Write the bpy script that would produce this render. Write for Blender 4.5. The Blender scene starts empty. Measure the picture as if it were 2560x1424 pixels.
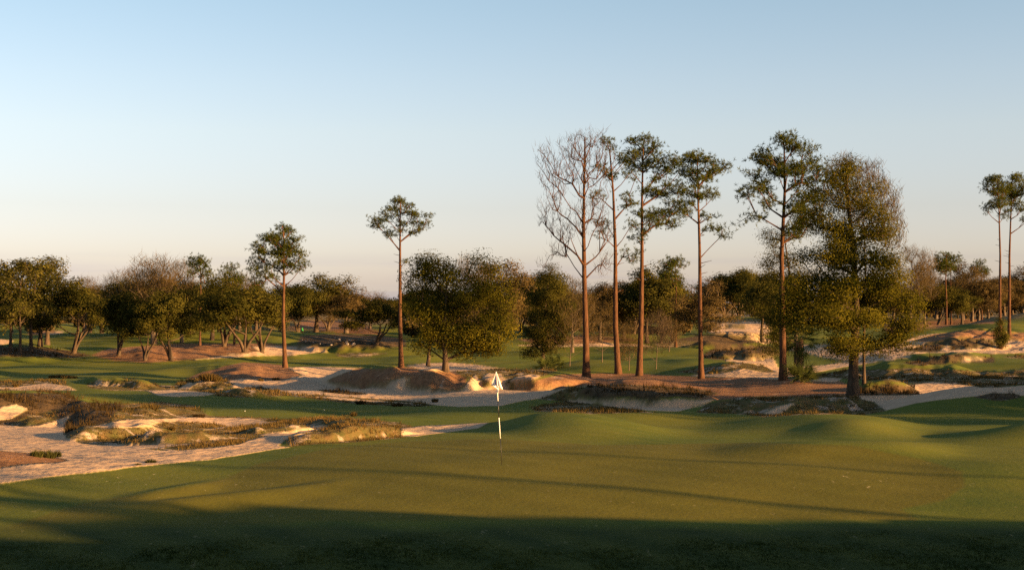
import bpy, math, random
import numpy as np
from mathutils import Vector

SC = bpy.context.scene
COL = SC.collection
rad = math.radians

# ------------------------------------------------------------------ camera, sky, sun, exposure
F, CX, HY, CAMZ = 3555.0, 1280.0, 770.0, 3.66     # focal length and principal point in photo pixels; eye height above the pin
cam = bpy.data.cameras.new('camera'); cam_o = bpy.data.objects.new('camera', cam); COL.objects.link(cam_o)
cam.sensor_width = 36.0; cam.lens = F * 36.0 / 2560.0
cam.shift_y = (HY - 712.0) / 2560.0
cam.clip_start = 0.3; cam.clip_end = 20000
cam_o.location = (0, 0, CAMZ); cam_o.rotation_euler = (rad(90), 0, 0)
SC.camera = cam_o

SUN_EL, SUN_BEHIND = rad(9.8), rad(26)            # low sun, from the right and a little behind the camera
sun_dir = Vector((math.cos(SUN_EL)*math.cos(SUN_BEHIND), -math.cos(SUN_EL)*math.sin(SUN_BEHIND), math.sin(SUN_EL)))
sl = bpy.data.lights.new('sun', 'SUN'); sl.energy = 5.0; sl.angle = rad(0.5); sl.color = (1.0, 0.57, 0.22)
sun_o = bpy.data.objects.new('sun', sl); COL.objects.link(sun_o)
sun_o.rotation_euler = (-sun_dir).to_track_quat('-Z', 'Y').to_euler()
sun_o.location = (60, -20, 40)

W = bpy.data.worlds.new('World'); SC.world = W; W.use_nodes = True
nt = W.node_tree; nt.nodes.clear()
sky = nt.nodes.new('ShaderNodeTexSky'); sky.sky_type = 'NISHITA'; sky.sun_disc = False
sky.sun_elevation = SUN_EL; sky.sun_rotation = rad(90) + SUN_BEHIND
sky.altitude = 0; sky.air_density = 1.0; sky.dust_density = 1.0; sky.ozone_density = 1.0
bg = nt.nodes.new('ShaderNodeBackground'); bg.inputs[1].default_value = 0.050
wo = nt.nodes.new('ShaderNodeOutputWorld')
# sky tint graded by height above the horizon, the same all the way round
_tc = nt.nodes.new('ShaderNodeTexCoord'); _sx = nt.nodes.new('ShaderNodeSeparateXYZ'); nt.links.new(_tc.outputs['Generated'], _sx.inputs[0])
_mr = nt.nodes.new('ShaderNodeMapRange'); _mr.inputs[1].default_value = 0.0; _mr.inputs[2].default_value = 0.30; nt.links.new(_sx.outputs[2], _mr.inputs[0])
_cr = nt.nodes.new('ShaderNodeValToRGB'); nt.links.new(_mr.outputs[0], _cr.inputs[0])
_stops = [(0.0, (1.20, 1.28, 2.25)), (.058, (.99, .98, 1.64)), (.116, (.95, .91, 1.37)), (.2325, (.94, .86, 1.13)), (.406, (1.06, .95, 1.07)), (.521, (1.05, .965, 1.06)), (.693, (.99, .965, 1.03)), (1.0, (.96, .96, 1.0))]
_e = _cr.color_ramp.elements
while len(_e) < len(_stops): _e.new(.5)
for _i, (_p, _c) in enumerate(_stops): _e[_i].position = _p; _e[_i].color = tuple(v/3 for v in _c)+(1,)
_m1 = nt.nodes.new('ShaderNodeVectorMath'); _m1.operation = 'MULTIPLY'; nt.links.new(sky.outputs[0], _m1.inputs[0]); nt.links.new(_cr.outputs[0], _m1.inputs[1])
_m2 = nt.nodes.new('ShaderNodeVectorMath'); _m2.operation = 'SCALE'; _m2.inputs['Scale'].default_value = 2.78; nt.links.new(_m1.outputs[0], _m2.inputs[0])
# thin mauve bars of cloud low in the distance
_mp = nt.nodes.new('ShaderNodeMapping'); _mp.inputs['Scale'].default_value = (5.0, 5.0, 95.0); nt.links.new(_tc.outputs['Generated'], _mp.inputs[0])
_nz = nt.nodes.new('ShaderNodeTexNoise'); _nz.inputs['Scale'].default_value = 1.3; _nz.inputs['Detail'].default_value = 5; nt.links.new(_mp.outputs[0], _nz.inputs['Vector'])
_nr = nt.nodes.new('ShaderNodeMapRange'); _nr.inputs[1].default_value = .46; _nr.inputs[2].default_value = .64; nt.links.new(_nz.outputs['Fac'], _nr.inputs[0])
_hr = nt.nodes.new('ShaderNodeMapRange'); _hr.inputs[1].default_value = .040; _hr.inputs[2].default_value = .016; nt.links.new(_sx.outputs[2], _hr.inputs[0])
_mm = nt.nodes.new('ShaderNodeMath'); _mm.operation = 'MULTIPLY'; nt.links.new(_nr.outputs[0], _mm.inputs[0]); nt.links.new(_hr.outputs[0], _mm.inputs[1])
_mx = nt.nodes.new('ShaderNodeMix'); _mx.data_type = 'RGBA'; _mx.blend_type = 'MULTIPLY'; nt.links.new(_mm.outputs[0], _mx.inputs[0])
nt.links.new(_m2.outputs[0], _mx.inputs[6]); _mx.inputs[7].default_value = (.84, .85, .97, 1)
nt.links.new(_mx.outputs[2], bg.inputs[0]); nt.links.new(bg.outputs[0], wo.inputs[0])

vs = SC.view_settings
vs.view_transform = 'Standard'; vs.look = 'None'; vs.gamma = 1.0; vs.use_curve_mapping = False
vs.exposure = 2.3
SC.cycles.max_bounces = 4; SC.cycles.diffuse_bounces = 2; SC.cycles.glossy_bounces = 1
SC.cycles.transmission_bounces = 2; SC.cycles.transparent_max_bounces = 4
SC.cycles.use_denoising = False

# ------------------------------------------------------------------ helpers
def tag(o, label=None, cat=None, group=None, kind=None):
    if label: o['label'] = label
    if cat: o['category'] = cat
    if group: o['group'] = group
    if kind: o['kind'] = kind
    return o

def empty(name, loc=(0, 0, 0), rz=0.0, scale=(1, 1, 1)):
    o = bpy.data.objects.new(name, None); COL.objects.link(o)
    o.empty_display_size = 0.5
    o.location = loc; o.rotation_euler = (0, 0, rz); o.scale = scale
    return o

def add(name, me, parent=None, loc=(0, 0, 0), rz=0.0):
    o = bpy.data.objects.new(name, me); COL.objects.link(o)
    o.parent = parent; o.location = loc; o.rotation_euler = (0, 0, rz)
    return o

def np_mesh(name, verts, faces, mat, smooth=False, attrs=None):
    """faces: int array (n, k), all k-gons. attrs: {name: (n,) or (n,4) per vertex}"""
    me = bpy.data.meshes.new(name)
    verts = np.ascontiguousarray(verts, np.float32); faces = np.ascontiguousarray(faces, np.int32)
    n, k = faces.shape
    me.vertices.add(len(verts)); me.vertices.foreach_set('co', verts.ravel())
    me.loops.add(n*k); me.loops.foreach_set('vertex_index', faces.ravel())
    me.polygons.add(n)
    me.polygons.foreach_set('loop_start', np.arange(0, n*k, k, dtype=np.int32))
    try: me.polygons.foreach_set('loop_total', np.full(n, k, np.int32))
    except Exception: pass
    if smooth: me.polygons.foreach_set('use_smooth', np.ones(n, bool))
    for an, av in (attrs or {}).items():
        av = np.asarray(av, np.float32)
        if av.ndim == 1:
            a = me.attributes.new(an, 'FLOAT', 'POINT'); a.data.foreach_set('value', av)
        else:
            a = me.attributes.new(an, 'FLOAT_COLOR', 'POINT'); a.data.foreach_set('color', av.ravel())
    me.update(calc_edges=True)
    if mat: me.materials.append(mat)
    return me

class MB:
    """collects small polygon shapes for one mesh"""
    def __init__(s): s.v = []; s.f = []; s.m = []
    def poly(s, pts, faces, mi=0):
        b = len(s.v); s.v += [tuple(p) for p in pts]
        for f in faces: s.f.append([i+b for i in f]); s.m.append(mi)
    def tube(s, pts, rads, k=8, cap=True, mi=0):
        rings = []
        for i, p in enumerate(pts):
            a = Vector(pts[max(i-1, 0)]); c = Vector(pts[min(i+1, len(pts)-1)])
            d = (c-a).normalized(); u = d.orthogonal().normalized() if abs(d.z) < .9 else Vector((1, 0, 0))
            u = (u - d*u.dot(d)).normalized(); w = d.cross(u)
            rings.append([tuple(Vector(p) + (u*math.cos(t)+w*math.sin(t))*rads[i]) for t in (2*math.pi*j/k for j in range(k))])
        V = [q for r in rings for q in r]; Fc = []
        for i in range(len(pts)-1):
            for j in range(k):
                Fc.append([i*k+j, i*k+(j+1) % k, (i+1)*k+(j+1) % k, (i+1)*k+j])
        if cap: Fc.append(list(range(k))[::-1]); Fc.append([(len(pts)-1)*k+j for j in range(k)])
        s.poly(V, Fc, mi)
    def mesh(s, name, mats, smooth=False):
        me = bpy.data.meshes.new(name); me.from_pydata(s.v, [], s.f)
        for m in mats: me.materials.append(m)
        me.polygons.foreach_set('material_index', s.m)
        if smooth: me.polygons.foreach_set('use_smooth', [True]*len(s.f))
        me.update(); return me

def _hash(ix, iy, seed):
    h = (ix.astype(np.int64)*374761393 + iy.astype(np.int64)*668265263 + seed*1442695041) & 0x7fffffff
    h = ((h ^ (h >> 13))*1274126177) & 0x7fffffff
    return ((h ^ (h >> 16)) & 0xffff)/65535.0

def vnoise(x, y, seed=0):
    ix = np.floor(x); iy = np.floor(y); fx = x-ix; fy = y-iy
    fx = fx*fx*fx*(fx*(fx*6-15)+10); fy = fy*fy*fy*(fy*(fy*6-15)+10)
    a = _hash(ix, iy, seed); b = _hash(ix+1, iy, seed); c = _hash(ix, iy+1, seed); d = _hash(ix+1, iy+1, seed)
    return (a+(b-a)*fx)*(1-fy) + (c+(d-c)*fx)*fy - 0.5

def fbm(x, y, seed=0, oct=3):
    s = 0; a = 1.0
    for i in range(oct):
        s = s + a*vnoise(x*2**i + 17.3*i, y*2**i - 9.1*i, seed+i*7); a *= .5
    return s

# ------------------------------------------------------------------ material helpers
def new_mat(name):
    m = bpy.data.materials.new(name); m.use_nodes = True
    t = m.node_tree; p = t.nodes['Principled BSDF']
    p.inputs['Roughness'].default_value = .85; p.inputs['Specular IOR Level'].default_value = .15
    return m, t, p

def N(t, kind, **kw):
    n = t.nodes.new(kind)
    for k, v in kw.items():
        if k.startswith('i_'): n.inputs[int(k[2:]) if k[2:].isdigit() else k[2:]].default_value = v
        else: setattr(n, k, v)
    return n

def mixc(t, fac, a, b, mode='MIX'):
    n = t.nodes.new('ShaderNodeMix'); n.data_type = 'RGBA'; n.blend_type = mode
    for s, v in ((0, fac), (6, a), (7, b)):
        if isinstance(v, (int, float)): n.inputs[s].default_value = v
        elif isinstance(v, tuple): n.inputs[s].default_value = v if len(v) == 4 else v+(1,)
        else: t.links.new(v, n.inputs[s])
    return n.outputs[2]

def noise_ramp(t, coord, scale, lo=.35, hi=.65, detail=4.0, rough=.6):
    n = N(t, 'ShaderNodeTexNoise'); n.inputs['Scale'].default_value = scale
    n.inputs['Detail'].default_value = detail; n.inputs['Roughness'].default_value = rough
    t.links.new(coord, n.inputs['Vector'])
    r = N(t, 'ShaderNodeMapRange'); r.inputs[1].default_value = lo; r.inputs[2].default_value = hi
    t.links.new(n.outputs['Fac'], r.inputs[0])
    return r.outputs[0]

def plain_mat(name, col, rough=.6, spec=.3, var=0.0, scale=8.0):
    m, t, p = new_mat(name)
    p.inputs['Roughness'].default_value = rough; p.inputs['Specular IOR Level'].default_value = spec
    if var:
        tc = N(t, 'ShaderNodeTexCoord')
        f = noise_ramp(t, tc.outputs['Object'], scale)
        t.links.new(mixc(t, f, tuple(c*(1-var) for c in col), tuple(min(1, c*(1+var)) for c in col)), p.inputs['Base Color'])
    else: p.inputs['Base Color'].default_value = col+(1,)
    return m
# ------------------------------------------------------------------ the ground
_tab = [(1424, 22.3), (1310, 25.2), (1280, 26.6), (1163, 33.1), (1120, 38), (1090, 44), (1060, 56), (1030, 68), (1000, 83), (970, 100),
        (940, 120), (918, 140), (890, 175), (870, 210), (850, 255), (830, 315), (810, 400), (795, 500), (785, 600), (780, 700), (776, 1000)]
_td = np.array([d for _, d in _tab], float); _ty = np.array([p for p, _ in _tab], float)
_tz = CAMZ - (_ty-HY)*_td/F
_td = np.concatenate([[0, 12, 17, 20, 22.3-1.2], _td[0:], [2500, 9000]])
_tz = np.concatenate([[2.0, 0.9, -.2, -.62, -.58], _tz, [2.2, 2.2]])
_dd = np.concatenate([np.arange(0, 120, .25), np.arange(120, 1100, 2.0), [2500, 9000]])
_zz = np.interp(_dd, _td, _tz)
_k = np.exp(-.5*(np.arange(-8, 9)/3.0)**2); _k /= _k.sum()
_zs = np.convolve(np.pad(_zz[:-2], 8, mode='edge'), _k, 'valid'); _zz[:-2] = _zs
def base_z(d): return np.interp(d, _dd, _zz)
_pyn = HY + F*(CAMZ-_zz[1:])/np.maximum(_dd[1:], .1)
def D(py):
    """distance at which the undisturbed ground shows at photo row py"""
    sel = _dd[1:] >= 21
    return np.interp(-np.asarray(py, float), -_pyn[sel], _dd[1:][sel])

# raised banks, mounds and folds: crest and foot as seen, (x, crest row, foot row); depth foot->crest and fall behind, in metres
RIDGES = [
 # turf folds round the green
 dict(p=[(1130,1076,1082),(1200,1066,1088),(1260,1047,1097),(1350,1041,1105),(1450,1043,1110),(1560,1054,1112),(1700,1075,1116),(1880,1103,1119),(1960,1110,1118)], dep=11, back=7, sg=18),
 dict(p=[(1600,1076,1084),(1678,1063,1086),(1873,1042,1088),(2038,1030,1090),(2204,1041,1090),(2287,1047,1085),(2420,1065,1080)], dep=13, back=9, sg=22),
 dict(p=[(1770,1094,1100),(1840,1087,1104),(1997,1067,1106),(2121,1050,1108),(2245,1066,1106),(2370,1087,1104),(2470,1098,1102)], dep=9, back=7, sg=20),
 dict(p=[(2100,1046,1049),(2179,1034,1050),(2328,1012,1049),(2473,995,1048),(2560,989,1048),(2800,972,1048),(3100,985,1048)], dep=9, back=14, sg=20),
 dict(p=[(2130,1107,1110),(2245,1099,1114),(2411,1082,1118),(2560,1065,1119),(2800,1050,1120),(3100,1060,1120)], dep=5.5, back=8, sg=20),
 dict(p=[(1380,1147,1150),(1500,1140,1150),(1700,1132,1152),(1873,1119,1155),(2017,1113,1158),(2245,1114,1160),(2400,1135,1163),(2485,1146,1166),(2580,1154,1165)], dep=3, back=6, sg=20),
 dict(p=[(2000,1181,1182),(2287,1160,1180),(2411,1152,1184),(2560,1147,1190),(2900,1138,1196),(3300,1130,1196)], dep=4.5, back=5.0, sg=40, tp=300),
 dict(p=[(-400,1310,1350),(0,1298,1340),(200,1282,1328),(400,1262,1310),(620,1234,1280),(860,1209,1244),(1040,1206,1222)], dep=1.7, back=1.2, sg=24),
 dict(p=[(60,1304,1308),(240,1266,1302),(360,1236,1284),(480,1208,1252),(600,1198,1224),(720,1194,1202)], dep=1.7, back=1.4, sg=18, tp=90),
 dict(p=[(-400,1215,1262),(-100,1205,1255),(60,1206,1244),(250,1196,1228),(420,1186,1210),(600,1176,1190),(760,1166,1172)], dep=1.8, back=1.6, sg=24),
 # left waste bunker and its banks
 dict(p=[(-400,972,1080),(-100,978,1072),(0,983,1066),(150,986,1064),(215,994,1070),(280,1003,1076),(330,1008,1074),(420,1011,1068),(500,1022,1064),(560,1040,1060),(640,1048,1055)], dep=9, back=18, sg=8, rough=.22),
 dict(p=[(15,1058,1063),(67,1042,1066),(141,1027,1064),(158,1042,1058)], dep=1.6, back=1.2, sg=5, rough=.08),
 dict(p=[(152,1086,1091),(172,1067,1094),(230,1059,1092),(330,1060,1086),(420,1055,1080),(520,1058,1074),(600,1066,1072)], dep=2.2, back=4, sg=6, rough=.26, scarp=1),
 dict(p=[(296,1099,1105),(315,1083,1107),(400,1078,1109),(500,1079,1107),(590,1092,1102)], dep=1.2, back=2.0, sg=5, rough=.26, scarp=1),
 dict(p=[(590,1080,1084),(640,1062,1087),(690,1053,1084),(760,1057,1080),(810,1068,1074)], dep=1.8, back=2.5, sg=6, rough=.26, scarp=1),
 dict(p=[(690,1109,1113),(740,1087,1114),(830,1070,1109),(900,1063,1101),(1000,1069,1093),(1060,1077,1085)], dep=1.8, back=2.6, sg=7, rough=.26, scarp=1),
 dict(p=[(780,1053,1058),(830,1043,1063),(920,1043,1065),(1000,1057,1067),(1060,1063,1066)], dep=2, back=3, sg=7, rough=.26, scarp=1),
 dict(p=[(365,1028,1036),(400,1006,1040),(450,1003,1040),(500,1018,1042),(530,1036,1042)], dep=2.4, back=3, sg=7, rough=.16),
 dict(p=[(-300,1128,1184),(-60,1126,1184),(0,1124,1183),(80,1133,1181),(150,1150,1177),(215,1170,1175)], dep=3, back=3, sg=8, rough=.10),
 # the middle distance
 dict(p=[(430,966,976),(480,948,977),(530,941,979),(580,961,981),(625,975,982)], dep=3, back=5, sg=6, rough=.18),
 dict(p=[(525,983,987),(600,971,990),(660,972,990),(720,983,988)], dep=2, back=3, sg=6, rough=.15, scarp=1),
 dict(p=[(205,962,966),(225,953,970),(260,951,972),(330,955,975),(405,965,977)], dep=2.4, back=4, sg=6, rough=.18, scarp=1),
 dict(tp=110, p=[(400,948,951),(520,921,956),(600,908,960),(700,913,962),(780,926,960),(840,946,955)], dep=16, back=10, sg=12, rough=.12),
 dict(p=[(790,951,955),(850,931,965),(920,920,970),(1050,918,975),(1120,926,976),(1180,936,974),(1210,956,970)], dep=6, back=14, sg=8, rough=.42, scarp=1),
 dict(p=[(1165,940,958),(1230,925,962),(1330,922,964),(1420,927,962),(1500,937,952)], dep=4, back=12, sg=8, rough=.22, scarp=1),
 dict(p=[(1260,970,975),(1350,947,980),(1450,939,985),(1600,938,990),(1760,945,990),(1900,947,990),(2050,953,992),(2130,962,995),(2210,982,995)], dep=20, back=16, sg=14, rough=.16),
 dict(p=[(1365,994,1000),(1420,977,1005),(1480,971,1008),(1540,976,1011),(1590,972,1012),(1650,978,1013),(1720,980,1013),(1800,994,1010)], dep=3.2, back=7, sg=6, rough=.30, scarp=1),
 dict(p=[(1738,1027,1032),(1765,1007,1034),(1830,998,1036),(1900,994,1040),(1925,1001,1042),(1950,1003,1042),(2000,993,1040),(2100,992,1036),(2175,1005,1032),(2225,1027,1031)], dep=3, back=5, sg=6, rough=.22),
 dict(p=[(2130,980,986),(2160,963,988),(2240,959,989),(2295,976,987)], dep=2, back=4, sg=6, rough=.2, scarp=1),
 dict(p=[(2425,993,997),(2470,981,999),(2520,983,998),(2550,994,997)], dep=1.6, back=3, sg=5, rough=.15, scarp=1),
 dict(p=[(2010,952,956),(2100,936,957),(2200,920,958),(2350,916,962),(2450,927,964),(2560,924,966),(2900,918,966)], dep=9, back=14, sg=12, rough=.3),
 dict(p=[(2255,903,908),(2330,889,912),(2400,885,913),(2485,897,909)], dep=4, back=8, sg=7, rough=.22, scarp=1),
 dict(p=[(2210,874,882),(2320,846,886),(2420,829,887),(2560,832,884),(2900,828,884)], dep=30, back=26, sg=14, rough=.05),
 dict(p=[(2265,872,878),(2330,858,880),(2390,848,880),(2470,850,874),(2500,862,868)], dep=8, back=10, sg=7, rough=.14, scarp=1),
 dict(p=[(2260,834,839),(2400,816,843),(2560,797,842),(2900,775,842),(3300,780,842)], dep=60, back=60, sg=20),
 dict(p=[(1750,889,893),(1800,872,897),(1870,868,898),(1930,878,895),(1965,891,894)], dep=4, back=8, sg=7, rough=.25, scarp=1),
 dict(p=[(1690,924,930),(1820,906,932),(1900,912,934),(1955,930,935)], dep=7, back=12, sg=10, rough=.1),
 dict(p=[(1890,865,870),(1940,854,872),(1985,862,871),(2010,870,872)], dep=6, back=9, sg=7, rough=.2),
 dict(p=[(720,852,858),(760,838,867),(850,833,868),(950,838,868),(1015,852,864)], dep=9, back=20, sg=8, rough=.4),
 dict(p=[(1680,860,864),(1760,842,866),(1860,842,864),(1910,856,862)], dep=8, back=14, sg=8, rough=.3),
 dict(p=[(1745,839,842),(1772,826,842),(1830,822,842),(1880,824,842),(1932,834,840)], dep=5, back=9, sg=8, rough=.06),
 dict(p=[(1750,819,822),(1785,808,822),(1850,805,822),(1900,807,822),(1945,816,820)], dep=6, back=14, sg=8, rough=.06),
 dict(p=[(170,886,892),(330,868,905),(450,862,908),(640,864,897),(770,866,891),(830,881,887)], dep=38, back=30, sg=14, rough=.2),
 dict(p=[(-300,862,905),(60,868,903),(180,880,900),(250,892,897)], dep=24, back=20, sg=12, rough=.2),
 dict(p=[(1000,913,925),(1100,908,928),(1200,914,928),(1270,922,928)], dep=12, back=14, sg=12, rough=.08),
]
_px = np.arange(-1200, 4201, 2.0)
for R in RIDGES:
    P = np.array(R['p'], float)
    c = np.interp(_px, P[:, 0], P[:, 1]); f = np.interp(_px, P[:, 0], P[:, 2])
    sg = R['sg']/2.0; n = int(3*sg); k = np.exp(-.5*(np.arange(-n, n+1)/sg)**2); k /= k.sum()
    c = np.convolve(np.pad(c, n, mode='edge'), k, 'valid'); f = np.convolve(np.pad(f, n, mode='edge'), k, 'valid')
    w = np.ones_like(_px)
    tp = R.get('tp', 150.0 if (not R.get('rough') and R['sg'] >= 18) else 34.0 if R.get('scarp') else 60.0)
    w = np.clip((_px-(P[0, 0]-tp*.5))/(1.5*tp), 0, 1)*np.clip(((P[-1, 0]+tp*.5)-_px)/(1.5*tp), 0, 1)
    w = w*w*(3-2*w)
    df = D(f); dc = df+R['dep']
    h = np.maximum(CAMZ-(c-HY)*dc/F - base_z(dc), 0)*w
    s2 = 46.0 if tp >= 150 else (20.0 if tp >= 60 else 5.0)       # ease the ends into the ground
    s2 /= 2.0; n = int(3*s2); k = np.exp(-.5*(np.arange(-n, n+1)/s2)**2); k /= k.sum()
    h = np.convolve(np.pad(h, n, mode='edge'), k, 'valid')
    if tp >= 150: h = h*1.55
    R['h'], R['df'] = h, df
    R['x0'], R['x1'] = P[0, 0]-tp-140, P[-1, 0]+tp+140
    R['d0'], R['d1'] = df.min(), (dc+R['back']).max()

def ground(X, Y):
    """ground height at world X, Y (arrays)"""
    X = np.asarray(X, float); Y = np.asarray(Y, float)
    Ys = np.maximum(Y, 4.0)
    px = CX + F*X/Ys
    z = base_z(np.maximum(Y, 0.0))
    # rise that the camera stands on, and open ground behind
    side = np.exp(-(X/9.0)**2)
    z = np.where(Y < 20, -.6 + (z+.6)*side, z)
    # soft swells of the turf: longer with distance
    amp = np.clip((Y-36)/30, 0, 1)
    z = z + amp*(.80*fbm(X/11.0, Y/17.0, 3, 2) + np.clip((Y-80)/80, 0, 1)*2.3*fbm(X/24.0, Y/44.0, 5, 2))
    z = z + (.035*fbm(X/3.1, Y/4.0, 9, 2) + .17*fbm(X/6.5, Y/8.0, 13, 2))*np.clip((Y-18)/10, 0, 1)
    off = np.zeros_like(z); rgh = np.zeros_like(z)
    warp = fbm(X/2.2, Y/2.2, 21, 3); warp2 = np.clip(fbm(X/3.6, Y/5.0, 23, 3)*1.4, -.9, .9)
    for R in RIDGES:
        m = (px > R['x0']) & (px < R['x1']) & (Y > R['d0']-1) & (Y < R['d1']+2)
        if not m.any(): continue
        q = px[m]; y = Y[m]
        h = np.interp(q, _px, R['h']); df = np.interp(q, _px, R['df'])
        ro = R.get('rough', 0.0)
        if ro: df = df + warp[m]*R['dep']*(.55 if R['dep'] < 5 else .2)
        t = np.clip((y-df)/R['dep'], 0, 1)
        t = np.clip(1-(1-np.clip(t*2.0, 0, 1))**2.6, 0, 1) if R.get('scarp') else t*t*(3-2*t)
        b = np.clip((y-df-R['dep'])/R['back'], 0, 1); b = 1-b*b*(3-2*b)
        v = h*t*b
        if ro: v = v*(1+min(ro/.25, 1.2)*.5*np.minimum(warp2[m]-.1, 0))
        old = off[m]
        off[m] = (np.maximum(v, 0)**3+np.maximum(old, 0)**3)**(1/3)
        if ro: rgh[m] = np.maximum(rgh[m], ro*np.clip(v/.25, 0, 1))
    s = np.clip(Ys/70, .6, 3)
    z = z + off + rgh*(fbm(X/1.7/s, Y/1.7/s, 31, 3)+.45*fbm(X/.75/s, Y/.75/s, 33, 2))*np.clip(Ys/70, .7, 2.2)
    # added hill right of the green, unseen, shaped to shade the near bank
    hx = np.clip((X-11.0-.10*np.maximum(Y, 0))/5.0, 0, 1); hx = hx*hx*(3-2*hx)
    hy = np.clip((Y+30)/20, 0, 1)*np.clip((SHADE_HILL_Y1-Y)*.34, 0, SHADE_HILL_H)
    z = z + hx*hy*(1+.55*fbm(X/5.0, Y/4.0, 77, 3))
    return z
SHADE_HILL_H, SHADE_HILL_Y1 = 6.0, 26.3

def place(px, py, dmin=20.0, dmax=700.0):
    """world point of the first ground met along the sight line through photo pixel (px, py)"""
    d = np.concatenate([np.arange(dmin, 160, .1), np.arange(160, dmax, .5)])
    X = (px-CX)*d/F
    z = ground(X, d)
    line = CAMZ-(py-HY)*d/F
    i = int(np.argmax(line <= z))
    if line[i] > z[i]: i = len(d)-1
    return Vector((X[i], d[i], z[i]))
def at(px, d):
    X = (px-CX)*d/F
    return Vector((X, d, float(ground(np.array([X]), np.array([d]))[0])))

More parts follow.
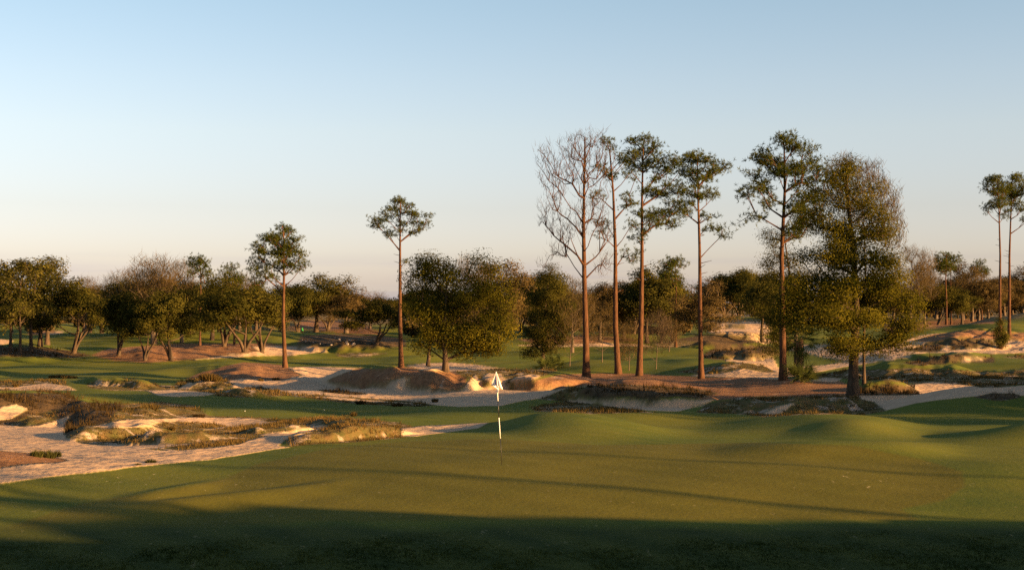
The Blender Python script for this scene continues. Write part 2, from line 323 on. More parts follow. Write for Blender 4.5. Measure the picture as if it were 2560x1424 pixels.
# ground zones, outlined as they show in the photograph; later ones lie over earlier ones
ZONES = [
 ('rough', [(-2000,812),(-2000,765),(4500,765),(4500,800),(2560,796),(2400,806),(2280,816),(2000,800),(1900,792),(1780,792),(1700,806),(1420,812),(1300,812),(1010,810),(700,808),(300,810)]),
 ('straw', [(60,846),(70,830),(130,826),(150,832),(100,842)]),
 ('straw', [(2210,812),(2300,800),(2480,795),(2480,806),(2400,812),(2290,826),(2220,832)]),
 ('turf', [(-800,835),(40,838),(140,838),(230,832),(420,822),(560,828),(700,824),(760,824),(900,830),(760,870),(480,862),(230,886),(60,875),(-800,890)]),
 ('turf', [(1780,790),(1960,790),(1960,803),(1900,800),(1840,798),(1780,800)]),
 ('sand', [(1690,783),(1980,783),(1980,790),(1760,792),(1690,789)]),
 ('turf', [(2240,838),(2300,825),(2420,812),(2560,797),(4500,770),(4500,850),(2560,834),(2430,828),(2290,840)]),
 ('sand', [(-600,842),(0,847),(33,850),(26,857),(0,862),(-600,868)]),
 ('sand', [(100,838),(120,832),(150,830),(158,834),(130,838)]),
 ('straw', [(600,822),(700,818),(760,800),(900,800),(930,822),(965,836),(860,832),(700,824)]),
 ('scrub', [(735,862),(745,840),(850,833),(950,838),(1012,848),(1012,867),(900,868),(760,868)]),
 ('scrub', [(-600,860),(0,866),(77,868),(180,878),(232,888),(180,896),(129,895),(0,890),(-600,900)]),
 ('straw', [(225,888),(263,873),(361,866),(438,860),(516,858),(660,860),(790,865),(812,880),(700,888),(541,894),(438,903),(361,908),(290,903)]),
 ('sand', [(620,868),(700,864),(790,868),(812,880),(700,889),(600,892),(520,896),(460,901),(540,890),(640,878)]),
 ('rough', [(830,883),(900,879),(975,884),(900,891),(840,890)]),
 ('sand', [(850,886),(905,882),(960,885),(900,888)]),
 ('scrub', [(1678,850),(1760,838),(1860,838),(1912,857),(1800,866),(1690,864)]),
 ('rough', [(1640,858),(1700,850),(1740,856),(1720,868),(1650,868)]),
 ('sand', [(1764,806),(1785,801),(1893,801),(1938,815),(1937,836),(1873,841),(1773,832)]),
 ('scrub', [(1790,818),(1830,815),(1880,816),(1915,820),(1880,823),(1820,822)]),
 ('sand', [(1864,842),(1922,846),(1960,856),(1914,860),(1873,851)]),
 ('rough', [(1780,802),(1850,800),(1905,801),(1905,806),(1850,805),(1790,806)]),
 ('sand', [(1290,862),(1420,852),(1500,856),(1600,860),(1640,866),(1500,866),(1400,866)]),
 ('straw', [(1290,846),(1420,838),(1560,842),(1600,852),(1480,858),(1360,862)]),
 # straw mounds by the solitary pines
 ('straw', [(462,948),(500,930),(560,914),(600,906),(700,912),(730,920),(745,942),(700,962),(560,957)]),
 ('sand', [(712,917),(895,917),(872,928),(826,944),(800,957),(740,967),(690,964),(700,950),(748,938)]),
 ('sand', [(560,952),(600,946),(660,952),(720,950),(740,962),(640,962),(570,958)]),
 # long sandy waste across the middle
 ('sand', [(566,960),(640,956),(740,962),(820,952),(870,960),(1000,966),(1180,974),(1260,962),(1340,968),(1440,956),(1500,956),(1480,964),(1400,987),(1312,999),(1255,1013),(1150,1017),(1040,1009),(960,1001),(860,993),(720,986),(600,976)]),
 ('straw', [(806,953),(850,932),(888,919),(941,921),(995,917),(1062,917),(1130,926),(1170,938),(1166,964),(1146,977),(1079,974),(1002,968),(901,971),(855,962)]),
 ('sand', [(896,971),(958,963),(975,954),(1010,941),(1030,946),(1004,968),(960,972)]),
 ('sand', [(1015,914),(1060,908),(1126,906),(1197,912),(1264,921),(1237,925),(1119,929),(1050,925)]),
 ('rough', [(1140,930),(1213,924),(1331,921),(1400,924),(1350,941),(1297,963),(1264,966),(1207,959),(1160,940)]),
 ('sand', [(1206,946),(1222,932),(1257,933),(1270,948),(1262,962),(1230,956)]),
 ('sand', [(1274,950),(1290,940),(1331,931),(1352,936),(1348,942),(1314,951),(1291,955)]),
 ('sand', [(1163,963),(1190,936),(1212,955),(1209,973),(1166,972)]),
 ('straw', [(1255,972),(1331,950),(1400,936),(1500,933),(1620,934),(1750,943),(1980,946),(2100,953),(2140,970),(2300,986),(2270,1006),(2190,1010),(1950,994),(1760,1002),(1700,986),(1600,968),(1480,964),(1400,972),(1320,976)]),
 ('rough', [(1362,993),(1426,967),(1465,968),(1480,988),(1415,1003),(1345,996)]),
 ('sand', [(1405,1004),(1450,996),(1500,1000),(1560,996),(1620,1002),(1690,997),(1750,1000),(1790,996),(1760,1014),(1700,1028),(1560,1022),(1500,1010)]),
 ('scrub', [(1440,984),(1480,964),(1560,962),(1640,964),(1740,972),(1800,984),(1740,996),(1690,990),(1620,1000),(1560,991),(1500,999),(1450,993)]),
 ('rough', [(1330,1016),(1400,1003),(1500,1011),(1580,1024),(1640,1030),(1480,1034),(1340,1026)]),
 ('rough', [(700,985),(800,988),(880,992),(1000,1001),(1090,1012),(1060,1016),(960,1013),(800,1001)]),
 ('sand', [(760,992),(830,990),(960,1002),(1060,1010),(960,1006),(840,998)]),
 ('scrub', [(785,974),(850,974),(915,982),(880,985),(800,980)]),
 # upper left strips
 ('rough', [(-500,948),(0,953),(150,950),(172,968),(120,970),(0,976),(-500,978)]),
 ('sand', [(-500,968),(0,966),(40,966),(110,958),(168,966),(190,977),(60,976),(0,972),(-500,976)]),
 ('rough', [(214,962),(240,950),(330,952),(400,962),(470,966),(440,979),(280,977),(225,970)]),
 ('rough', [(436,968),(450,954),(500,944),(540,938),(575,962),(540,982),(500,987),(440,976)]),
 ('sand', [(445,972),(470,956),(490,958),(470,974)]),
 ('sand', [(366,977),(430,974),(535,983),(500,990),(440,992),(398,989)]),
 ('sand', [(565,966),(600,962),(640,966),(600,974)]),
 ('rough', [(525,988),(570,972),(640,969),(730,983),(690,991),(590,994)]),
 # waste bunker at left
 ('rough', [(150,1092),(181,1072),(269,1055),(310,1012),(400,1004),(480,1014),(515,1038),(700,1048),(860,1041),(1000,1056),(1065,1076),(1000,1094),(720,1115),(700,1085),(640,1090),(440,1126),(360,1122),(296,1106),(200,1098)]),
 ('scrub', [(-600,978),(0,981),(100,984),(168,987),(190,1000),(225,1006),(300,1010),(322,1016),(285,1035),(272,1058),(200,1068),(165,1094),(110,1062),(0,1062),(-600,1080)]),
 ('sand', [(-600,1064),(0,1062),(84,1063),(128,1053),(172,1040),(168,1062),(158,1080),(166,1096),(215,1093),(300,1104),(353,1120),(403,1126),(453,1123),(537,1109),(638,1089),(705,1076),(720,1090),(690,1114),(720,1116),(638,1131),(504,1150),(336,1168),(215,1182),(0,1206),(-600,1260)]),
 ('sand', [(-300,1030),(0,1016),(40,1008),(70,1022),(30,1046),(0,1050),(-300,1060)]),
 ('rough', [(24,1060),(67,1041),(141,1025),(136,1050),(90,1063),(50,1066)]),
 ('sand', [(222,1066),(300,1050),(400,1046),(504,1042),(621,1046),(690,1060),(600,1066),(504,1074),(437,1069),(300,1070)]),
 ('rough', [(380,1062),(420,1054),(520,1057),(560,1066),(470,1076),(400,1074)]),
 ('sand', [(1000,1070),(1060,1064),(1150,1060),(1225,1056),(1200,1070),(1100,1082),(1040,1090),(1000,1090)]),
 ('sand', [(660,1082),(720,1074),(800,1060),(830,1066),(740,1086),(690,1106),(640,1096)]),
 ('sand', [(300,1104),(340,1108),(440,1110),(560,1104),(640,1088),(600,1108),(450,1126),(350,1120)]),
 ('rough', [(180,1100),(240,1094),(300,1098),(330,1108),(260,1112),(200,1108)]),
 ('rough', [(520,1092),(600,1086),(660,1090),(620,1100),(540,1104)]),
 ('rough', [(410,1120),(470,1112),(590,1100),(630,1094),(590,1110),(450,1126)]),
 ('straw', [(-300,1128),(0,1126),(90,1134),(170,1152),(130,1158),(60,1160),(0,1168),(-300,1170)]),
 # right-hand waste
 ('sand', [(1765,892),(1823,886),(1939,894),(1951,920),(2060,913),(2121,906),(2038,888),(1980,876),(1966,863),(2063,861),(2204,880),(2287,888),(2200,902),(2121,917),(2010,936),(1951,948),(1728,940),(1790,926),(1873,912)]),
 ('scrub', [(1745,893),(1800,864),(1925,864),(1965,888),(1890,900),(1790,899)]),
 ('rough', [(1690,930),(1830,907),(1905,912),(1945,930),(1860,932),(1760,936)]),
 ('sand', [(1800,934),(1860,922),(1930,934),(1960,944),(1860,946)]),
 ('rough', [(2010,946),(2121,926),(2287,918),(2452,929),(2560,923),(3000,920),(3000,962),(2560,960),(2452,968),(2328,960),(2204,950)]),
 ('sand', [(2020,952),(2060,944),(2110,946),(2090,956)]),
 ('sand', [(2250,962),(2328,954),(2452,967),(2560,962),(3000,962),(3000,990),(2560,988),(2452,989),(2287,1006),(2210,1026),(2170,1012),(2146,988),(2287,985)]),
 ('scrub', [(2140,966),(2225,957),(2282,964),(2297,984),(2146,986)]),
 ('scrub', [(2430,993),(2473,980),(2535,982),(2556,992),(2494,999)]),
 ('rough', [(1742,1032),(1765,1008),(1856,995),(1935,990),(2018,991),(2121,991),(2186,1003),(2216,1026),(2163,1036),(1997,1036),(1914,1043),(1831,1034)]),
 ('sand', [(1910,1034),(1955,1012),(1992,1006),(1966,1030),(1940,1038)]),
 ('sand', [(2240,856),(2287,838),(2432,826),(2560,833),(3000,830),(3000,884),(2560,881),(2328,881),(2245,885),(2150,890),(2180,878)]),
 ('straw', [(2280,850),(2330,836),(2432,824),(2560,831),(3000,828),(3000,850),(2560,852),(2450,846),(2340,856)]),  # straw laid over the sand, putting the slope's shade into the colour
 ('scrub', [(2258,875),(2328,857),(2390,846),(2490,848),(2476,865),(2370,877),(2328,880)]),
 ('sand', [(2345,876),(2365,862),(2380,868),(2372,878)]),
 ('scrub', [(2255,906),(2307,894),(2390,885),(2480,891),(2480,903),(2390,907),(2307,913)]),
 ('sand', [(2395,906),(2410,892),(2445,894),(2460,903)]),
 ('rough', [(2500,890),(2560,885),(2900,885),(2900,896),(2560,897)]),
]
GREEN = [(-700,1330),(0,1322),(200,1258),(420,1222),(560,1196),(640,1160),(820,1120),(1000,1104),(1240,1095),(1500,1112),(1900,1106),(2130,1112),(2300,1146),(2405,1178),(2412,1215),(2360,1250),(2250,1272),(2300,1300),(1500,1300),(800,1302),(300,1330),(-700,1400)]

def in_poly(px, py, P):
    r = np.zeros(px.shape, bool); n = len(P)
    for i in range(n):
        x1, y1 = P[i]; x2, y2 = P[(i+1) % n]
        if y1 == y2: continue
        c = ((y1 > py) != (y2 > py)) & (px < (x2-x1)*(py-y1)/(y2-y1)+x1)
        r ^= c
    return r

ZN = ['turf', 'sand', 'straw', 'rough', 'scrub', 'green']
def zone_of(X, Y, Z, warp=True):
    Yc = np.maximum(Y, 4.0)
    wx = fbm(X/1.3*30/np.maximum(Yc, 30), Y/2.6*30/np.maximum(Yc, 30), 41, 3)
    wy = fbm(X/1.3*30/np.maximum(Yc, 30)+50, Y/2.6*30/np.maximum(Yc, 30), 43, 3)
    vx = CX + F*X/Yc + wx*16; vy = HY + F*(CAMZ-Z)/Yc + wy*5.0
    zone = np.zeros(X.shape, np.int8)
    ok = (Y > 8) & (vx > -2500) & (vx < 5000)
    for zn, P in ZONES:
        xs = [p[0] for p in P]; ys = [p[1] for p in P]
        m = ok & (vx >= min(xs)) & (vx <= max(xs)) & (vy >= min(ys)) & (vy <= max(ys))
        if not m.any(): continue
        ii = np.nonzero(m)
        hit = in_poly(vx[ii], vy[ii], P)
        sel = tuple(a[hit] for a in ii)
        zone[sel] = ZN.index(zn)
    vx2 = CX + F*X/Yc + wx*3; vy2 = HY + F*(CAMZ-Z)/Yc + wy*1.0
    hit = ok & (zone == 0) & (Y < 60) & in_poly(vx2, vy2, GREEN)
    zone[hit] = 5
    # trees stand on leaf litter and rough beyond the course
    far = (Y > 640) | ((np.abs(X) > .42*np.abs(Y)+40) & (Y > 60))
    zone[far & (zone == 0)] = 3
    return zone

def build_ground():
    th_f = np.arctan((np.arange(-80, 2641, 4.0)-CX)/F)
    th_l = th_f[0]-np.cumsum(np.geomspace(.002, .12, 44)); th_l = th_l[th_l > -math.pi]
    th_r = th_f[-1]+np.cumsum(np.geomspace(.002, .12, 44)); th_r = th_r[th_r < math.pi]
    th = np.concatenate([th_l[::-1], th_f, th_r])
    r = np.concatenate([np.geomspace(.6, 20, 30)[:-1], np.arange(20, 34, .13), np.arange(34, 80, .125), np.arange(80, 150, .28),
                        np.arange(150, 330, 1.1), np.geomspace(330, 1100, 60), np.geomspace(1150, 9000, 20)])
    RR, TT = np.meshgrid(r, th, indexing='ij')
    # rows run along constant Y inside the picture so that crests stay crisp
    X = RR*np.sin(TT); Y = RR*np.cos(TT)
    Z = ground(X, Y)
    zone = zone_of(X, Y, Z)
    nr, nc = X.shape
    V = np.stack([X, Y, Z], -1).reshape(-1, 3)
    i = np.arange(nr-1)[:, None]*nc + np.arange(nc-1)[None, :]
    quads = np.stack([i, i+1, i+1+nc, i+nc], -1).reshape(-1, 4)
    # close the circle behind the camera
    j = np.arange(nr-1)*nc
    quads = np.concatenate([quads, np.stack([j+nc-1, j, j+nc, j+2*nc-1], -1)])
    # normals from the whole sheet so that the pieces join without a seam
    dX = np.gradient(np.stack([X, Y, Z], -1), axis=1); dR = np.gradient(np.stack([X, Y, Z], -1), axis=0)
    Nn = np.cross(dX, dR); Nn /= np.maximum(np.linalg.norm(Nn, axis=-1, keepdims=True), 1e-9)
    Nn = np.where(Nn[..., 2:3] < 0, -Nn, Nn).reshape(-1, 3)
    zf = zone.reshape(-1)
    A = np.stack([zf == 1, zf == 2, zf == 3, zf == 4], -1).astype(np.float32)
    # soften the borders by one step
    A3 = A.reshape(nr, nc, 4); S = A3.copy()
    S[1:-1, 1:-1] = .4*A3[1:-1, 1:-1] + .15*(A3[:-2, 1:-1]+A3[2:, 1:-1]+A3[1:-1, :-2]+A3[1:-1, 2:])
    A = S.reshape(-1, 4)
    g = (zf == 5).astype(np.float32).reshape(nr, nc); S = g.copy()
    for _ in range(2): S[1:-1, 1:-1] = .4*S[1:-1, 1:-1] + .15*(S[:-2, 1:-1]+S[2:, 1:-1]+S[1:-1, :-2]+S[1:-1, 2:])
    pv = HY + F*(CAMZ-V[:, 2])/np.maximum(V[:, 1], 4); pp = CX + F*V[:, 0]/np.maximum(V[:, 1], 4)
    fl = np.maximum(np.exp(-((pp-380)/330)**2-((pv-1200)/45)**2), np.exp(-((pp-2180)/260)**2-((pv-1205)/32)**2))
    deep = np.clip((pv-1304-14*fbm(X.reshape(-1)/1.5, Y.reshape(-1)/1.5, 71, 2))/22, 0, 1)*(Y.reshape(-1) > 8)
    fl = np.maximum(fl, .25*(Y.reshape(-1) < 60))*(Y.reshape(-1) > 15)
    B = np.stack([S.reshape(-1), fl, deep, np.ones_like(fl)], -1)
    names = {0: 'fairway', 1: 'bunker_sand', 2: 'pine_straw_ground', 3: 'rough_ground', 4: 'scrub_ground', 5: 'putting_green'}
    labels = {0: 'mown green fairway turf rolling between the sandy wastes', 1: 'pale bare sand of the waste bunkers',
              2: 'brown pine straw and sand on the mounds below the trees', 3: 'tan wiry rough on the bunker banks',
              4: 'dark scrubby banks above the sand', 5: 'close mown olive putting green round the flagstick'}
    fz = zf[quads]; cnt = np.stack([(fz == k).sum(1) for k in range(6)], -1); fk = cnt.argmax(1)
    out = {}
    for k in range(6):
        q = quads[fk == k]
        if not len(q): continue
        u, inv = np.unique(q, return_inverse=True)
        me = np_mesh(names[k], V[u], inv.reshape(-1, 4), MAT['ground'], True, {'zone_a': A[u], 'zone_b': B[u]})
        me.normals_split_custom_set_from_vertices(Nn[u].tolist())
        o = add(names[k], me); tag(o, labels[k], None, None, 'structure'); out[k] = o
    return out

def ground_mat():
    m, t, p = new_mat('course_ground')
    L = t.links.new
    geo = N(t, 'ShaderNodeNewGeometry'); P = geo.outputs['Position']
    a = N(t, 'ShaderNodeAttribute', attribute_name='zone_a'); b = N(t, 'ShaderNodeAttribute', attribute_name='zone_b')
    sa = N(t, 'ShaderNodeSeparateColor'); L(a.outputs['Color'], sa.inputs[0])
    sb = N(t, 'ShaderNodeSeparateColor'); L(b.outputs['Color'], sb.inputs[0])
    # turf
    turf = mixc(t, noise_ramp(t, P, .35, .3, .7, 5), (.034, .062, .009), (.080, .098, .012))
    turf = mixc(t, noise_ramp(t, P, 9.0, .3, .75, 6, .7), turf, mixc(t, .30, turf, (.12, .108, .02)))
    turf = mixc(t, noise_ramp(t, P, .09, .42, .62, 3), turf, mixc(t, .5, turf, (.112, .105, .013)))
    green = mixc(t, noise_ramp(t, P, .5, .3, .7, 5), (.074, .071, .010), (.104, .093, .013))
    green = mixc(t, noise_ramp(t, P, 30.0, .25, .8, 5, .7), mixc(t, .35, green, (.03, .035, .006)), green)
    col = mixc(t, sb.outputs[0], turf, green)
    col = mixc(t, sb.outputs[2], col, mixc(t, noise_ramp(t, P, 1.2, .3, .7, 6), (.020, .032, .007), (.034, .046, .011)))   # longer rough on the near bank, its colour darkened to deepen the shade
    wv = N(t, 'ShaderNodeTexWave'); wv.wave_type = 'BANDS'; wv.bands_direction = 'DIAGONAL'; wv.inputs['Scale'].default_value = .34; wv.inputs['Distortion'].default_value = 1.2; wv.inputs['Detail'].default_value = 2.0; wv.inputs['Detail Scale'].default_value = .5
    L(P, wv.inputs['Vector'])
    ws = N(t, 'ShaderNodeMath', operation='MULTIPLY'); L(wv.outputs['Fac'], ws.inputs[0]); ws.inputs[1].default_value = .16
    col = mixc(t, ws.outputs[0], col, (.115, .112, .018))
    # pale scars and seed heads in the turf
    st = N(t, 'ShaderNodeMapping'); st.inputs['Scale'].default_value = (5.0, 2.2, 1.0); L(P, st.inputs[0])
    fl = noise_ramp(t, st.outputs[0], 1.0, .615, .67, 6, .78)
    mu = N(t, 'ShaderNodeMath', operation='MULTIPLY'); L(fl, mu.inputs[0]); L(sb.outputs[1], mu.inputs[1])
    col = mixc(t, mu.outputs[0], col, (.34, .29, .16))
    # sand
    sand = mixc(t, noise_ramp(t, P, 1.3, .3, .7, 6), (.325, .222, .140), (.415, .292, .188))
    sand = mixc(t, noise_ramp(t, P, 5.0, .55, .85, 4), sand, (.265, .18, .115))
    col = mixc(t, sa.outputs[0], col, sand)
    # pine straw over sand
    sm = N(t, 'ShaderNodeMapping'); sm.inputs['Scale'].default_value = (1.0, .55, 1.0); L(P, sm.inputs[0])
    straw = mixc(t, noise_ramp(t, P, 3.0, .3, .7, 6), (.110, .056, .028), (.21, .115, .060))
    straw = mixc(t, noise_ramp(t, sm.outputs[0], .55, .60, .70, 7, .68), straw, (.31, .235, .175))
    col = mixc(t, sa.outputs[1], col, straw)
    rough = mixc(t, noise_ramp(t, P, 2.4, .35, .65, 6), (.105, .068, .028), (.060, .060, .018))
    rough = mixc(t, noise_ramp(t, P, .9, .53, .62, 7, .7), rough, (.31, .235, .175))
    col = mixc(t, sa.outputs[2], col, rough)
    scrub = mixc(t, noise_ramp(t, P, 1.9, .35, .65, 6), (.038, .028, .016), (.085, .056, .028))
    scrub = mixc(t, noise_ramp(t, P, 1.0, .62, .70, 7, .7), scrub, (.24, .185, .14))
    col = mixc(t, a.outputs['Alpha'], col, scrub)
    L(col, p.inputs['Base Color'])
    p.inputs['Roughness'].default_value = .95; p.inputs['Specular IOR Level'].default_value = .05
    # fine relief: little on the green, strong on sand, straw and rough
    n1 = N(t, 'ShaderNodeTexNoise'); n1.inputs['Scale'].default_value = 7.0; n1.inputs['Detail'].default_value = 7; n1.inputs['Roughness'].default_value = .7
    L(P, n1.inputs['Vector'])
    su = N(t, 'ShaderNodeMath', operation='ADD'); L(sa.outputs[1], su.inputs[0]); L(sa.outputs[2], su.inputs[1])
    s2 = N(t, 'ShaderNodeMath', operation='MULTIPLY_ADD'); L(sa.outputs[0], s2.inputs[0]); s2.inputs[1].default_value = .07; L(su.outputs[0], s2.inputs[2])
    s3 = N(t, 'ShaderNodeMath', operation='ADD'); L(s2.outputs[0], s3.inputs[0]); L(a.outputs['Alpha'], s3.inputs[1])
    s4 = N(t, 'ShaderNodeMath', operation='MULTIPLY_ADD'); L(s3.outputs[0], s4.inputs[0]); s4.inputs[1].default_value = .06; s4.inputs[2].default_value = .012
    n2 = N(t, 'ShaderNodeTexNoise'); n2.inputs['Scale'].default_value = 1.6; n2.inputs['Detail'].default_value = 3; L(P, n2.inputs['Vector'])
    n3 = N(t, 'ShaderNodeMath', operation='MULTIPLY'); L(n2.outputs['Fac'], n3.inputs[0]); L(sa.outputs[0], n3.inputs[1])
    b0 = N(t, 'ShaderNodeBump'); b0.inputs['Strength'].default_value = .8; b0.inputs['Distance'].default_value = .20; L(n3.outputs[0], b0.inputs['Height'])
    bp = N(t, 'ShaderNodeBump'); bp.inputs['Strength'].default_value = 1.0; L(b0.outputs[0], bp.inputs['Normal'])
    L(n1.outputs['Fac'], bp.inputs['Height']); L(s4.outputs[0], bp.inputs['Distance']); L(bp.outputs[0], p.inputs['Normal'])
    return m
MAT = {}
MAT['ground'] = ground_mat()
GROUND = build_ground()
# ------------------------------------------------------------------ tree materials
def bark_mat(name, c1, c2, scale=3.0, stretch=.18):
    m, t, p = new_mat(name); L = t.links.new
    tc = N(t, 'ShaderNodeTexCoord'); mp = N(t, 'ShaderNodeMapping'); mp.inputs['Scale'].default_value = (1, 1, stretch); L(tc.outputs['Object'], mp.inputs[0])
    f = noise_ramp(t, mp.outputs[0], scale*2.2, .32, .68, 5, .7)
    L(mixc(t, f, c1, c2), p.inputs['Base Color'])
    nz = N(t, 'ShaderNodeTexNoise'); nz.inputs['Scale'].default_value = scale*4; nz.inputs['Detail'].default_value = 6; L(mp.outputs[0], nz.inputs['Vector'])
    bp = N(t, 'ShaderNodeBump'); bp.inputs['Strength'].default_value = .9; bp.inputs['Distance'].default_value = .05
    L(nz.outputs['Fac'], bp.inputs['Height']); L(bp.outputs[0], p.inputs['Normal'])
    p.inputs['Roughness'].default_value = .95; p.inputs['Specular IOR Level'].default_value = .05
    return m

def leaf_mat(name, dark, light, trans=.48):
    m = bpy.data.materials.new(name); m.use_nodes = True; t = m.node_tree; t.nodes.clear(); L = t.links.new
    at_ = N(t, 'ShaderNodeAttribute', attribute_name='tint')
    col = mixc(t, at_.outputs['Fac'], dark, light)
    df = N(t, 'ShaderNodeBsdfDiffuse'); tr = N(t, 'ShaderNodeBsdfTranslucent'); mx = N(t, 'ShaderNodeMixShader'); mx.inputs[0].default_value = trans
    L(col, df.inputs[0]); L(col, tr.inputs[0]); L(df.outputs[0], mx.inputs[1]); L(tr.outputs[0], mx.inputs[2])
    o = N(t, 'ShaderNodeOutputMaterial'); L(mx.outputs[0], o.inputs[0])
    return m

MAT['pine_bark'] = bark_mat('pine_bark', (.030, .016, .010), (.100, .050, .027))
MAT['oak_bark'] = bark_mat('oak_bark', (.026, .020, .015), (.085, .060, .040))
MAT['pale_bark'] = bark_mat('pale_bark', (.045, .034, .026), (.105, .080, .058))
MAT['pine_leaf'] = leaf_mat('pine_needles', (.022, .034, .008), (.092, .098, .016))
MAT['oak_leaf'] = leaf_mat('oak_leaves', (.016, .020, .005), (.088, .078, .015))
MAT['olive_leaf'] = leaf_mat('olive_leaves', (.022, .026, .006), (.105, .092, .020))
MAT['gold_leaf'] = leaf_mat('gold_green_leaves', (.020, .026, .004), (.122, .105, .012))
MAT['russet_leaf'] = leaf_mat('russet_leaves', (.034, .027, .011), (.128, .089, .034))
MAT['grey_leaf'] = leaf_mat('grey_twigs', (.040, .030, .020), (.095, .068, .042))
MAT['palm_leaf'] = leaf_mat('palm_leaf', (.030, .046, .012), (.090, .098, .024))

# ------------------------------------------------------------------ tree growth
def grow_nodes(rng, trunk, pts, up=1.0, bow=.12, step=.9):
    """join crown points to the trunk, nearest first; returns node positions, parents, number of trunk nodes"""
    P = [np.array(trunk[0], float)]; par = [-1]
    for a, b in zip(trunk[:-1], trunk[1:]):
        a = np.array(a, float); b = np.array(b, float); n = max(1, int(np.linalg.norm(b-a)/step))
        for k in range(1, n+1):
            P.append(a+(b-a)*k/n); par.append(len(P)-2)
    nt_ = len(P)
    tops = np.array(trunk[-1], float)
    first = int(nt_*.25)
    cap = len(P)+len(pts)*6+10
    A = np.zeros((cap, 3)); A[:nt_] = P; n = nt_; plen = np.zeros(cap); tips = []
    base = np.array(P[int(nt_*.5)])
    order = np.argsort(np.linalg.norm((pts-base)*np.array([1, 1, .8]), axis=1))
    par = list(par)
    for i in order:
        p = pts[i]
        d = p-A[first:n]
        dist = np.linalg.norm(d, axis=1); hor = np.hypot(d[:, 0], d[:, 1])
        want = hor*.45*up
        cost = dist + .30*plen[first:n] + np.maximum(0, want-d[:, 2])*1.1
        j = int(np.argmin(cost))+first
        a = A[j].copy(); L = np.linalg.norm(p-a); k = int(np.clip(L/step, 1, 5))
        mid = (a+p)/2 + np.array([0, 0, -1])*L*bow*.6 + rng.normal(0, L*.07, 3)
        prev = j
        for s in range(1, k+1):
            t = s/k; q = (1-t)**2*a + 2*t*(1-t)*mid + t*t*p
            A[n] = q; par.append(prev); plen[n] = plen[prev]+np.linalg.norm(q-A[prev]); prev = n; n += 1
        tips.append(prev)
    return A[:n], np.array(par), nt_, np.array(tips)

def node_radii(A, par, nt_, tips, r_tip, r_base, power=2.4):
    n = len(A); acc = np.zeros(n); acc[tips] = r_tip**power
    for i in range(n-1, 0, -1):
        if acc[i] == 0: acc[i] = r_tip**power
        acc[par[i]] += acc[i]
    r = acc**(1/power)
    h = A[:nt_, 2]; hh = (h-h[0])/max(h[-1]-h[0], .1)
    lim = r_base*(1-.80*hh)
    # scale limbs so that the pipe sum agrees with the trunk at the crown
    k = min(1.0, r_base*.62/max(r[int(nt_*.45)], 1e-6))
    r = np.maximum(r*k, r_tip*.8)
    r[:nt_] = np.maximum(lim*(1+.45*np.exp(-hh*26)), np.minimum(r[:nt_], lim))
    return r

def tubes(A, par, r, k_big=8, k_small=4, thr=.06):
    Vs, Fs, off = [], [], 0
    idx = np.arange(1, len(A)); pa = par[idx]
    d = A[idx]-A[pa]; L = np.linalg.norm(d, axis=1); ok = L > 1e-4
    idx, pa, d, L = idx[ok], pa[ok], d[ok], L[ok]
    d = d/L[:, None]
    ref = np.where(np.abs(d[:, 2:3]) > .85, np.array([[1., 0, 0]]), np.array([[0, 0, 1.]]))
    u = ref-d*(ref*d).sum(1, keepdims=True); u /= np.linalg.norm(u, axis=1, keepdims=True); w = np.cross(d, u)
    r0 = np.minimum(r[pa], r[idx]*1.6+.01); r1 = r[idx]
    for big in (True, False):
        m = (r1 > thr) == big
        if not m.any(): continue
        k = k_big if big else k_small
        t = np.arange(k)*2*np.pi/k; cs, sn = np.cos(t), np.sin(t)
        ring = u[m][:, None, :]*cs[None, :, None]+w[m][:, None, :]*sn[None, :, None]
        b = (A[pa[m]]-d[m]*np.minimum(r0[m], .5*L[m])[:, None]*.25)[:, None, :]+ring*r0[m][:, None, None]
        e = A[idx[m]][:, None, :]+ring*r1[m][:, None, None]
        V = np.concatenate([b, e], 1).reshape(-1, 3); E = m.sum()
        j = np.arange(k); q = np.stack([j, (j+1) % k, (j+1) % k+k, j+k], -1)
        Fq = (np.arange(E)*2*k)[:, None, None]+q[None]
        Vs.append(V); Fs.append(Fq.reshape(-1, 4)+off); off += len(V)
    return np.concatenate(Vs), np.concatenate(Fs)

def rand_dirs(rng, n):
    v = rng.normal(size=(n, 3)); return v/np.linalg.norm(v, axis=1, keepdims=True)

def leaf_cards(rng, centers, per, spread, size, tint, out=None, flat=.25, elong=1.7):
    """small folded leaf sprays scattered round centers"""
    n = len(centers)*per
    c = np.repeat(centers, per, 0); ti = np.repeat(tint, per)
    off = np.clip(rng.normal(0, 1, (n, 3)), -1.7, 1.7)*np.array([1, 1, .75])
    pos = c+off*np.repeat(np.broadcast_to(spread, len(centers)), per)[:, None]
    nrm = rand_dirs(rng, n)*.55+off*.42
    if out is not None: nrm += np.repeat(out, per, 0)*.75
    nrm[:, 2] += flat; nrm /= np.linalg.norm(nrm, axis=1, keepdims=True)
    a = rand_dirs(rng, n); a -= nrm*(a*nrm).sum(1, keepdims=True); a /= np.linalg.norm(a, axis=1, keepdims=True); b = np.cross(nrm, a)
    s = size*rng.uniform(.55, 1.35, n)[:, None]
    V = np.stack([pos-a*s*elong*.5, pos+b*s*.42+nrm*s*.08, pos+a*s*elong*.5, pos-b*s*.42-nrm*s*.1], 1).reshape(-1, 3)
    Fq = (np.arange(n)*4)[:, None]+np.arange(4)[None]
    t = np.clip(ti+rng.normal(0, .16, n), 0, 1)
    return V, Fq, np.repeat(t, 4)

